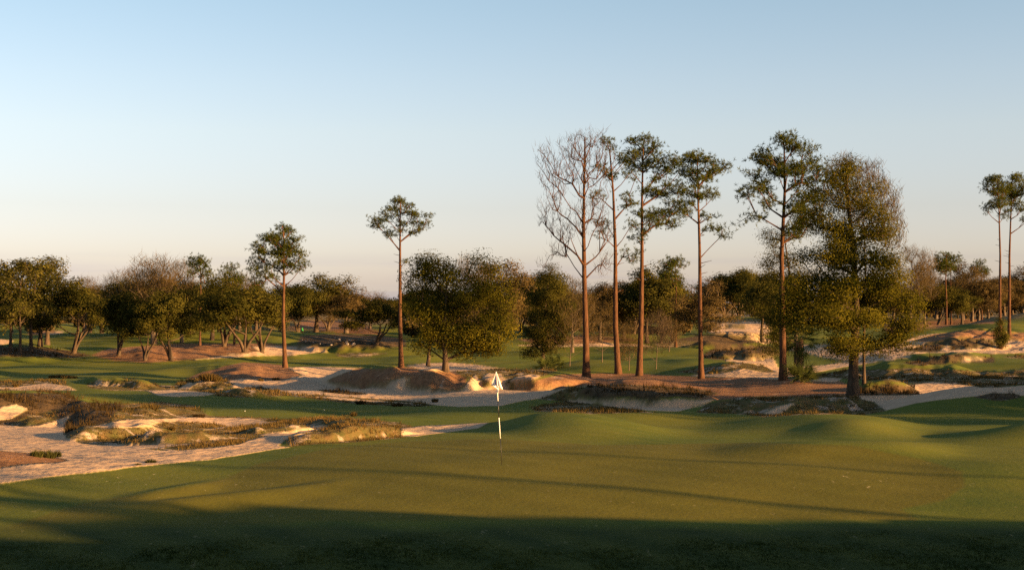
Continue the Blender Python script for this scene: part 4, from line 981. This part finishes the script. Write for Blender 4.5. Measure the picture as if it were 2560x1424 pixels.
# the far wood closes the view: too distant to tell its trees apart, one mass
rr = random.Random(77); rng = np.random.default_rng(5)
FV, FF, FT, TV, TF = [], [], [], [], []; fo = to = 0
for row, (d0, d1, t0, t1) in enumerate(((560, 620, 724, 752), (650, 700, 716, 742), (440, 490, 722, 756), (345, 400, 776, 806), (290, 330, 792, 820))):
    x = -700
    while x < 3300:
        if row == 2 and (700 < x < 1010 or 1740 < x < 2190): x += 20; continue
        if row >= 3 and (690 < x < 1010 or x > 1720 or rr.random() < .35): x += 20; continue
        if row == 4 and (120 < x < 400 or 430 < x < 690): x += 20; continue
        d = rr.uniform(d0, d1); loc = at(x, d); s = d/F
        top = rr.uniform(t0, t1)
        if 2380 < x < 2700: top -= 14
        if 880 < x < 1010: top += 10
        pyb = HY+F*(CAMZ-loc.z)/d; h = (pyb-top)*s; w = rr.uniform(34, 56)*s*.5
        nb = 26
        c = rand_dirs(rng, nb)*rng.uniform(.5, 1, (nb, 1))*np.array([w, w, h*.42])+np.array([loc.x, loc.y, loc.z+h*.56])
        o = (c-np.array([loc.x, loc.y, loc.z+h*.5]))/np.array([w, w, h*.42])
        ti = np.clip(rng.normal(rr.uniform(.2, .75), .15, nb), 0, 1)
        V, Fq, t = leaf_cards(rng, c, 16, w*.22, .62, ti, o)
        FV.append(V); FF.append(Fq+fo); FT.append(t); fo += len(V)
        A = np.array([(loc.x, loc.y, loc.z-.3), (loc.x+rr.uniform(-.4, .4), loc.y, loc.z+h*.35), (loc.x+rr.uniform(-1, 1), loc.y, loc.z+h*.7)])
        v2, f2 = tubes(A, np.array([-1, 0, 1]), np.array([.32, .24, .12])); TV.append(v2); TF.append(f2+to); to += len(v2)
        x += rr.uniform(17, 30)
fw = add('far_wood', np_mesh('far_wood', np.concatenate(FV+TV), np.concatenate(FF+[f+fo for f in TF]), MAT['russet_leaf'], False,
         {'tint': np.concatenate(FT+[np.full(to, .3)])}))
tag(fw, 'distant brown and olive wood closing the view behind the course', None, None, 'stuff')

# trees beyond the right edge of the picture, which shade the ground
SHADE = [('pine', 58, 2.0, 19), ('pine', 67, 3.5, 21), ('pine', 74, -6.0, 20), ('oak', 31, 8.0, 9), ('oak', 40, 2.5, 11), ('oak', 30, -8, 10), ('oak', 46, -14, 12), ('oak', 26, -24, 11),
         ('oak', 52, 58, 12), ('oak', 60, 53, 12), ('pine', 56, 66, 18), ('oak', 70, 60, 12), ('olive', 56, 44, 16), ('oak', 61, 49, 16), ('oak', 50, 51, 15), ('oak', 58, 90, 12), ('oak', 67, 86, 13), ('oak', 76, 80, 13), ('pine', 62, 100, 19)]
for i, (kind, X, Y, h) in enumerate(SHADE):
    z = float(ground(np.array([float(X)]), np.array([float(Y)]))[0])
    k = _used.get(kind, 0); _used[kind] = k+1
    plant(TN[kind], TEMPL[kind][k % len(TEMPL[kind])], (X, Y, z), 'tree beyond the right edge of the view that throws shade over the turf', 'tree', 'trees out of view at right', i*1.1, ((h/10)*(.42 if kind == 'pine' else 1), (h/10)*(.42 if kind == 'pine' else 1), h/9.9))
# ------------------------------------------------------------------ grasses on the banks
MAT['wire_leaf'] = leaf_mat('wiregrass_blades', (.030, .027, .010), (.115, .074, .026), .2)
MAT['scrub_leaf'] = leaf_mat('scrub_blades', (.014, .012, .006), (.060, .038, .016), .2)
def grass_field(name, label, zid, n, hgt, mat, seed, rows=(868, 1126), nb=6, xr=(-260, 2820)):
    rng = np.random.default_rng(seed)
    px = rng.uniform(*xr, n); py = rng.uniform(*rows, n)
    Y = D(py)*rng.uniform(.98, 1.06, n); X = (px-CX)*Y/F; Z = ground(X, Y)
    zz = zone_of(X, Y, Z); dens = fbm(X/1.6, Y/1.6, 91, 3)+rng.uniform(-.3, .3, n)
    k = (zz == zid) & (dens > .02); X, Y, Z = X[k], Y[k], Z[k]
    m = len(X); B = m*nb
    x = np.repeat(X, nb)+rng.normal(0, .07, B); y = np.repeat(Y, nb)+rng.normal(0, .07, B); z = np.repeat(Z, nb)-.02
    h = np.repeat(hgt*rng.uniform(.5, 1.5, m)*(1+1.2*np.clip(fbm(X/3.2, Y/3.2, 97, 2), -.5, 1)), nb)*rng.uniform(.6, 1.2, B)*np.clip(np.sqrt(y/60), .8, 1.6)
    w = np.maximum(.010, .00030*y); a = rng.uniform(0, 6.283, B); ln = rng.normal(0, .35, (B, 2))*h[:, None]
    dx, dy = np.cos(a)*w, np.sin(a)*w
    V = np.stack([np.stack([x-dx, y-dy, z], -1), np.stack([x+dx, y+dy, z], -1), np.stack([x+ln[:, 0], y+ln[:, 1], z+h], -1)], 1).reshape(-1, 3)
    t = np.clip(np.repeat(.45+.9*fbm(X/2.5, Y/2.5, 95, 2)+rng.normal(0, .15, m), nb)+rng.normal(0, .15, B), 0, 1)
    o = add(name, np_mesh(name, V, np.arange(B*3).reshape(-1, 3), MAT[mat], False, {'tint': np.repeat(t, 3)}))
    tag(o, label, None, None, 'stuff'); return o
grass_field('wiregrass', 'tan wiry grass covering the bunker banks', 3, 130000, .115, 'wire_leaf', 11)
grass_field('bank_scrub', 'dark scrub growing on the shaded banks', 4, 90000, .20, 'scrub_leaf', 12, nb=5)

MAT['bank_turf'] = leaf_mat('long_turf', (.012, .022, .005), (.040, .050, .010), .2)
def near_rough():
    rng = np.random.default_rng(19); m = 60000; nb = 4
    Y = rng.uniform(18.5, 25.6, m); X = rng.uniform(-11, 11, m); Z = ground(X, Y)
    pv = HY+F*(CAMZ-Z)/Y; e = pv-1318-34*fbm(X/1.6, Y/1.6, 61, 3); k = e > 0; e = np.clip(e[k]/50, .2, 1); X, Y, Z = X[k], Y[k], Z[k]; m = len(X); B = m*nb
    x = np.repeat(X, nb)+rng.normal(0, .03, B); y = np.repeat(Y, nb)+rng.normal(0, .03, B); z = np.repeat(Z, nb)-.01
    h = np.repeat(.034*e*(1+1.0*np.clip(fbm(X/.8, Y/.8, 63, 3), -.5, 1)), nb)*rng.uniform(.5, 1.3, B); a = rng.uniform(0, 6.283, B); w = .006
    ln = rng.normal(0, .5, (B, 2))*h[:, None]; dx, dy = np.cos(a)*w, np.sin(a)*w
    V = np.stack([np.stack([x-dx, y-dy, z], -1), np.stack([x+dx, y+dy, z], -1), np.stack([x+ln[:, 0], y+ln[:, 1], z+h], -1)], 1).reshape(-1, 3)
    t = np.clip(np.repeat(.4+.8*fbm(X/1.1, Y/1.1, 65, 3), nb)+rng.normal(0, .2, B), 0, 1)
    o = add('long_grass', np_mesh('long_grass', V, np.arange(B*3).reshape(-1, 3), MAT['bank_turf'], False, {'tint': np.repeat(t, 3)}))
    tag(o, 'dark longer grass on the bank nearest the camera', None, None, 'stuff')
near_rough()

# ------------------------------------------------------------------ single tufts and shrubs
def tuft_mesh(seed, nb, h, spread, lean, mat, w=.012):
    rng = np.random.default_rng(seed); B = nb
    a = rng.uniform(0, 6.283, B); r = spread*np.sqrt(rng.uniform(0, 1, B)); x, y = np.cos(a)*r, np.sin(a)*r
    hh = h*rng.uniform(.55, 1.1, B)*(1-.35*(r/spread)**2); q = rng.uniform(0, 6.283, B)
    lx = x/spread*lean*hh+rng.normal(0, .12, B)*hh; ly = y/spread*lean*hh+rng.normal(0, .12, B)*hh
    dx, dy = np.cos(q)*w, np.sin(q)*w; z = np.full(B, -.02)
    V = np.stack([np.stack([x-dx, y-dy, z], -1), np.stack([x+dx, y+dy, z], -1), np.stack([x+lx*.6+dx*.5, y+ly*.6+dy*.5, z+hh*.6], -1), np.stack([x+lx, y+ly, z+hh], -1)], 1).reshape(-1, 3)
    return np_mesh('grass_blades', V, np.arange(B*4).reshape(-1, 4), MAT[mat], False, {'tint': np.repeat(np.clip(rng.normal(.5, .25, B), 0, 1), 4)})
MAT['rush_leaf'] = leaf_mat('rush_blades', (.020, .026, .008), (.060, .058, .018), .2)
def tuft(name, px, py, hpx, wpx, label, mat='wire_leaf', nb=260, lean=.5, cat='grass tuft', group=None, seed=None):
    loc = place(px, py); s = loc.y/F
    me = tuft_mesh(seed or int(px*3+py), nb, hpx*s, wpx*s*.5, lean, mat, max(.008, .0003*loc.y))
    o = add(name, me, None, loc); tag(o, label, cat, group); return o
tuft('rush_clump', 92, 1141, 22, 28, 'dark upright rush clump on the sand mound, left of three', 'rush_leaf', 420, .25)
tuft('rush_clump', 118, 1143, 23, 40, 'dark upright rush clump on the sand mound, middle and widest of three', 'rush_leaf', 620, .25)
tuft('rush_clump', 142, 1141, 20, 18, 'dark upright rush clump on the sand mound, right of three', 'rush_leaf', 260, .25)
tuft('grass_tuft', 376, 1156, 12, 24, 'low dark grass tuft at the edge of the sand below the green, right one', 'rush_leaf', 220, .7)
tuft('grass_tuft', 345, 1161, 7, 16, 'low dark grass tuft at the edge of the sand below the green, left one', 'rush_leaf', 140, .7)
for i, (x, y, h, w) in enumerate([(133, 944, 10, 20), (150, 944, 11, 24), (168, 945, 10, 22), (183, 945, 8, 18)]):
    tuft('grass_tuft', x, y, h, w, 'pale grey seed-head grass tuft in the row on the dark fairway at left', 'wire_leaf', 200, .5, group='row of pale grass tufts on the left fairway')
tuft('golden_shrub', 520, 951, 22, 34, 'golden orange shrub in front of the straw mound, larger one', 'wire_leaf', 700, .7, 'shrub')
tuft('golden_shrub', 541, 952, 16, 20, 'golden orange shrub in front of the straw mound, smaller right one', 'wire_leaf', 400, .7, 'shrub')
for (x, y, h, w, lb) in [(902, 1010, 14, 22, 'purplish dry shrub on the edge of the dark fairway strip, left one'), (994, 1015, 12, 26, 'purplish dry shrub on the edge of the dark fairway strip, right one'),
                         (1087, 1005, 12, 12, 'upright brown shrub on the sand beside the yellow-green patch'), (884, 1040, 14, 10, 'tall blond grass tuft on the lip of the long bank left of the flagstick'),
                         (430, 1075, 14, 16, 'brown shrub standing in the rough sand of the left bunker'), (380, 1022, 18, 30, 'pale blond grass tufts on the mound above the left bunker'),
                         (497, 1042, 12, 26, 'dark shrub at the right foot of the mound above the left bunker'), (40, 967, 12, 10, 'small brown shrub on the upper left sand strip'),
                         (652, 952, 8, 10, 'little brown bush on the pale sand before the solitary pine'), (690, 950, 9, 16, 'wider brown bush on the pale sand before the solitary pine')]:
    tuft('dry_shrub', x, y, h, w, lb, 'scrub_leaf' if 'dark' in lb or 'purplish' in lb else 'wire_leaf', 260, .6, 'shrub')

# thin bare saplings among the pine trunks
for (x, by, ty, w, lb) in [(1640, 922, 760, 70, 'thin pale sapling without leaves right of the thin topped pine'), (1572, 926, 800, 60, 'brown twiggy sapling hugging the foot of the thin topped pine'),
                           (1424, 915, 740, 120, 'reddish twiggy brush tree just left of the leafless tree trunk'), (1505, 905, 760, 90, 'reddish twiggy brush tree just right of the leafless tree trunk'),
                           (1672, 880, 790, 60, 'orange-brown bush behind the middle pine trunk')]:
    px_tree('bare_sapling', lb, (x, by), [(x+4, by-(by-ty)*.4), (x+8, ty+(by-ty)*.2)],
            [(x, ty+(by-ty)*.35, w*.42, (by-ty)*.3), (x-w*.25, ty+(by-ty)*.6, w*.3, (by-ty)*.22), (x+w*.3, ty+(by-ty)*.5, w*.3, (by-ty)*.26)], 140, 'twig', trunk_px=2.4, up=1.4,
            leaf='russet_leaf' if 'pale' not in lb else 'grey_leaf', bark='pale_bark', per=14, spread=.22, size=.45, mind=.3, shell=.6, r_tip=.011)
# leafy bush climbing the left twin pine
px_tree('ivy_bush', 'tapering leafy bush round the foot of the left twin pine', (2503, 872), [(2503, 840), (2502, 800)],
        [(2503, 856, 15, 14), (2500, 832, 12, 14), (2502, 806, 8, 16), (2512, 842, 10, 12)], 70, 'leaf', trunk_px=5, leaf='olive_leaf', per=70, spread=.3, size=.11, mind=.25, up=.7)

# ------------------------------------------------------------------ palms
def frond_mesh(seed, L, droop, n=15, fan=1.15, leaf=.62, w=.034):
    """costapalmate leaf: a stalk and a fan of narrow folded blades, along +X"""
    rng = np.random.default_rng(seed); mb = MB()
    st = L*.45
    def curve(s): return Vector((s, 0, -droop*(s/L)**2*L))
    pts = [curve(st*i/3) for i in range(4)]
    mb.tube(pts, [.022, .018, .014, .012], 4, True, 1)
    for i in range(n):
        a = (i/(n-1)-.5)*2*fan
        l = L*leaf*(1-.25*abs(a)/fan)*rng.uniform(.85, 1.1)
        o = curve(st*(1-.02*abs(i-n/2)))
        d = Vector((math.cos(a), math.sin(a), .10*math.cos(a*1.3)-droop*.5))
        d.normalize(); sd = Vector((-math.sin(a), math.cos(a), .3)).normalized()
        m = o+d*l*.5; e = o+d*l+Vector((0, 0, -droop*.55*l*rng.uniform(.5, 1.4)))
        mb.poly([o, m-sd*w, m+Vector((0, 0, -.012)), m+sd*w, e], [[0, 1, 2], [0, 2, 3], [1, 4, 2], [2, 4, 3]], 0)
    me = mb.mesh('frond', [MAT['palm_leaf'], MAT['palm_stalk']])
    a = me.attributes.new('tint', 'FLOAT', 'POINT'); a.data.foreach_set('value', np.clip(rng.normal(.55, .25, len(me.vertices)), 0, 1).astype(np.float32))
    return me
MAT['palm_stalk'] = plain_mat('palm_stalk', (.08, .08, .03), .8, .1)
MAT['palm_boot'] = bark_mat('palm_boots', (.10, .052, .024), (.26, .145, .066), 6, 1)
def palm(label, px, py, trunk_px_h, rad_px, frond_px, nfr, seed, low=-.5, high=1.3, name='cabbage_palm'):
    loc = place(px, py); s = loc.y/F; root = empty(name, loc); tag(root, label, 'palm')
    H = trunk_px_h*s; R = rad_px*s; rng = random.Random(seed)
    if trunk_px_h > 0:
        mb = MB(); mb.tube([(0, 0, -.15), (.02, 0, H*.5), (0, 0, H)], [R*1.05, R*.9, R*.95], 12)
        for i in range(int(H/.16)):                      # old leaf bases in a spiral, proud of the stem
            a = i*2.4; z = .1+i*.16
            for da in (0, 2.1, 4.2):
                c = Vector((math.cos(a+da), math.sin(a+da), 0)); t = Vector((-c.y, c.x, 0)); b = c*R*.85+Vector((0, 0, z))
                mb.poly([b-t*.09, b+t*.09, b+t*.04+c*.13+Vector((0, 0, .26)), b-t*.04+c*.13+Vector((0, 0, .26)), b+c*.03+Vector((0, 0, .2))], [[0, 1, 2, 3], [1, 4, 2], [4, 0, 3], [2, 4, 3]])
        add('trunk', mb.mesh('trunk', [MAT['palm_boot']]), root)
    meshes = [frond_mesh(seed+i, frond_px*s*(.9+.1*i), (.25, .45, .7)[i]) for i in range(3)]
    for i in range(nfr):
        f = add('frond', meshes[i % 3], root, (0, 0, max(H, .05)), 0)
        f.rotation_euler = (rng.uniform(-.3, .3), -rng.uniform(low, high), i*2.399+rng.uniform(-.3, .3))
palm('cabbage palm with an orange booted trunk beside the heavy crowned pine', 1999, 944, 94, 9, 62, 30, 51, -.9, 1.2)
palm('bushy palmetto in front of the cabbage palm trunk', 2005, 957, 0, 0, 60, 26, 61, .35, 1.5, 'palmetto')
palm('palmetto at the foot of the drooping cedar, right one', 1384, 922, 0, 0, 42, 20, 71, .3, 1.4, 'palmetto')
palm('palmetto at the foot of the drooping cedar, left one', 1362, 924, 0, 0, 36, 16, 81, .3, 1.4, 'palmetto')

# ------------------------------------------------------------------ pale stones on the dark bank behind the round crowned pine
MAT['stone'] = plain_mat('pale_stone', (.22, .19, .17), .9, .1, .25, 2.0)
def stone_mesh(seed):
    import bmesh
    rng = random.Random(seed); bm = bmesh.new(); bmesh.ops.create_icosphere(bm, subdivisions=2, radius=1)
    for v in bm.verts: v.co = Vector((v.co.x, v.co.y*.8, v.co.z*.6))*rng.uniform(.78, 1.12)
    me = bpy.data.meshes.new('stone'); bm.to_mesh(me); bm.free(); me.materials.append(MAT['stone']); return me
sm = [stone_mesh(i) for i in range(3)]
for i, (x, y, w) in enumerate([(755, 850, 5), (764, 854, 6), (773, 852, 5), (783, 858, 6), (848, 849, 9), (850, 855, 6), (866, 857, 9), (874, 853, 10), (884, 861, 13), (868, 862, 11), (828, 864, 6), (800, 862, 7), (838, 845, 5)]):
    loc = place(x, y); o = add('stone', sm[i % 3], None, loc+Vector((0, 0, .05)), i*1.3); s = loc.y/F*w*.5; o.scale = (s, s, s*1.1)
    tag(o, 'pale stone lying on the dark bank beyond the solitary pines', 'stone', 'pale stones on the dark bank')

# ------------------------------------------------------------------ small things on the course
MAT['white_paint'] = plain_mat('white_paint', (.78, .76, .72), .5, .3)
MAT['black_paint'] = plain_mat('black_paint', (.012, .012, .014), .4, .4)
MAT['flag_cloth'] = plain_mat('flag_cloth', (.74, .70, .68), .9, .1, .05, 6)
MAT['flag_blue'] = plain_mat('flag_blue', (.075, .065, .20), .9, .1)
MAT['cup'] = plain_mat('cup_plastic', (.03, .03, .03), .6, .2)
MAT['green_jacket'] = plain_mat('bright_green', (.03, .32, .08), .7, .2)

pin = place(1255, 1163); sp = pin.y/F
root = empty('flagstick', pin); tag(root, 'golf flagstick with black and white bands and a limp white flag on the green', 'golf flag')
def pin_pt(x, y): return Vector(((x-1255)*sp, 0, (1163-y)*sp))
def pin_r(y): return (.55 + (1163-y)/236*.95)*sp
def band(name, y0, y1, m):
    mb = MB(); xs = lambda y: 1255-(1163-y)*15.0/236
    ys = [y0, (y0+y1)/2, y1]
    mb.tube([pin_pt(xs(y), y) - Vector((0, 0, .08 if y == 1163 else 0)) for y in ys], [pin_r(y) for y in ys], 10)
    add(name, mb.mesh(name, [MAT[m]], True), root)
band('black_band', 1163, 1096, 'black_paint'); band('white_band', 1096, 1044, 'white_paint'); band('black_band', 1044, 1002.5, 'black_paint')
band('white_band', 1002.5, 930, 'white_paint'); band('tip', 930, 926.5, 'black_paint')
# limp cloth: two hanging folds on the staff, one towards the left, one behind to the right
def cloth(name, pts_rows, mat, parent):
    V = []; Fc = []; n = len(pts_rows[0])
    for row in pts_rows: V += [tuple(p) for p in row]
    for i in range(len(pts_rows)-1):
        for j in range(n-1): Fc.append((i*n+j, i*n+j+1, (i+1)*n+j+1, (i+1)*n+j))
    me = bpy.data.meshes.new(name); me.from_pydata(V, [], Fc); me.materials.append(MAT[mat])
    me.polygons.foreach_set('use_smooth', [True]*len(Fc)); me.update()
    o = add(name, me, parent); sd = o.modifiers.new('thickness', 'SOLIDIFY'); sd.thickness = .004; sd.offset = 0
    return o
def fold(left, right, bottom_l, bottom_r, y0, yoff, waves, seed):
    rows = []
    for i in range(13):
        t = i/12; y = y0+(1-0)*t*(1.0)*0
        row = []
        for j in range(11):
            u = j/10
            yl = y0+(bottom_l-y0)*t; yr = y0+(bottom_r-y0)*t
            xl = left(t); xr = right(t)
            p = pin_pt(xl+(xr-xl)*u, yl+(yr-yl)*u)
            p.y = yoff + math.sin(u*math.pi*waves+seed)*.035*t
            row.append(p)
        rows.append(row)
    return rows
staff = lambda y: 1255-(1163-y)*15.0/236
flag = cloth('flag', fold(lambda t: 1239.6-11.5*t, lambda t: 1241.5+3.0*t, 963, 964, 932, -.035, 1.4, 0.4), 'flag_cloth', root)
cloth('stripe', fold(lambda t: 1239.9-1.6*t, lambda t: 1241.2+1.2*t, 962.5, 963.5, 933, -.085, .6, 1.2), 'flag_blue', flag)
cloth('lower_fold', [[pin_pt(1228.5+(1246.5-1228.5)*(j/8)+(1246.5-(1228.5+18*j/8))*t*.98, 963.5+.8*j/8+(984-964)*t*(.35+.65*j/8)) + Vector((0, -.03-.02*math.sin(j*.9), 0)) for j in range(9)] for t in [i/6 for i in range(7)]], 'flag_cloth', flag)
cloth('back_fold', fold(lambda t: 1241.0+4.0*t, lambda t: 1242.0+15.0*t, 966, 974, 933, .045, 1.2, 2.0), 'flag_cloth', flag)
mb = MB(); k = 20
ring = [(math.cos(2*math.pi*i/k), math.sin(2*math.pi*i/k)) for i in range(k)]
mb.poly([(x*.054, y*.054, -.004) for x, y in ring]+[(x*.054, y*.054, -.1) for x, y in ring], [[i, (i+1) % k, (i+1) % k+k, i+k] for i in range(k)])
add('cup', mb.mesh('cup', [MAT['cup']]), root)

def disc(name, px, py, wpx, hpx, label, cat, mat='white_paint'):
    loc = place(px, py); s = loc.y/F; mb = MB()
    mb.tube([(0, 0, -.02), (0, 0, hpx*s*.7), (0, 0, hpx*s)], [wpx*s*.5, wpx*s*.5, wpx*s*.32], 12)
    o = add(name, mb.mesh(name, [MAT[mat]], False), None, loc); tag(o, label, cat); return o
disc('yardage_marker', 612, 1027, 3, .8, 'small white marker lying on the dark fairway strip, left one', 'marker')
disc('yardage_marker', 810, 1024, 3, .8, 'small white marker lying on the dark fairway strip, right one', 'marker')

# a small green figure seen far off on the fairway right of the round crowned pine
loc = place(755, 831); s = loc.y/F
root = empty('person', loc); tag(root, 'person in a bright green top crouching on the far fairway', 'person')
mb = MB(); mb.tube([(-.1, 0, 0), (-.16, 0, .28), (.02, 0, .42), (.04, .02, .72), (.06, .02, .78)], [.08, .10, .17, .18, .08], 10); mb.tube([(.16, -.05, 0), (.2, -.1, .3), (.04, 0, .42)], [.07, .09, .13], 8)
add('body', mb.mesh('body', [MAT['black_paint']], True), root)
mb = MB(); mb.tube([(.02, 0, .40), (.03, .01, .58), (.05, .02, .78)], [.215, .235, .13], 12); mb.tube([(.05, -.2, .70), (.2, -.28, .5), (.3, -.2, .38)], [.08, .07, .05], 8)
add('jacket', mb.mesh('jacket', [MAT['green_jacket']], True), root)
mb = MB(); mb.tube([(.07, .02, .80), (.08, .01, .88), (.09, 0, .98), (.09, 0, 1.05)], [.06, .10, .105, .05], 10)
add('head', mb.mesh('head', [MAT['green_jacket']], True), root)
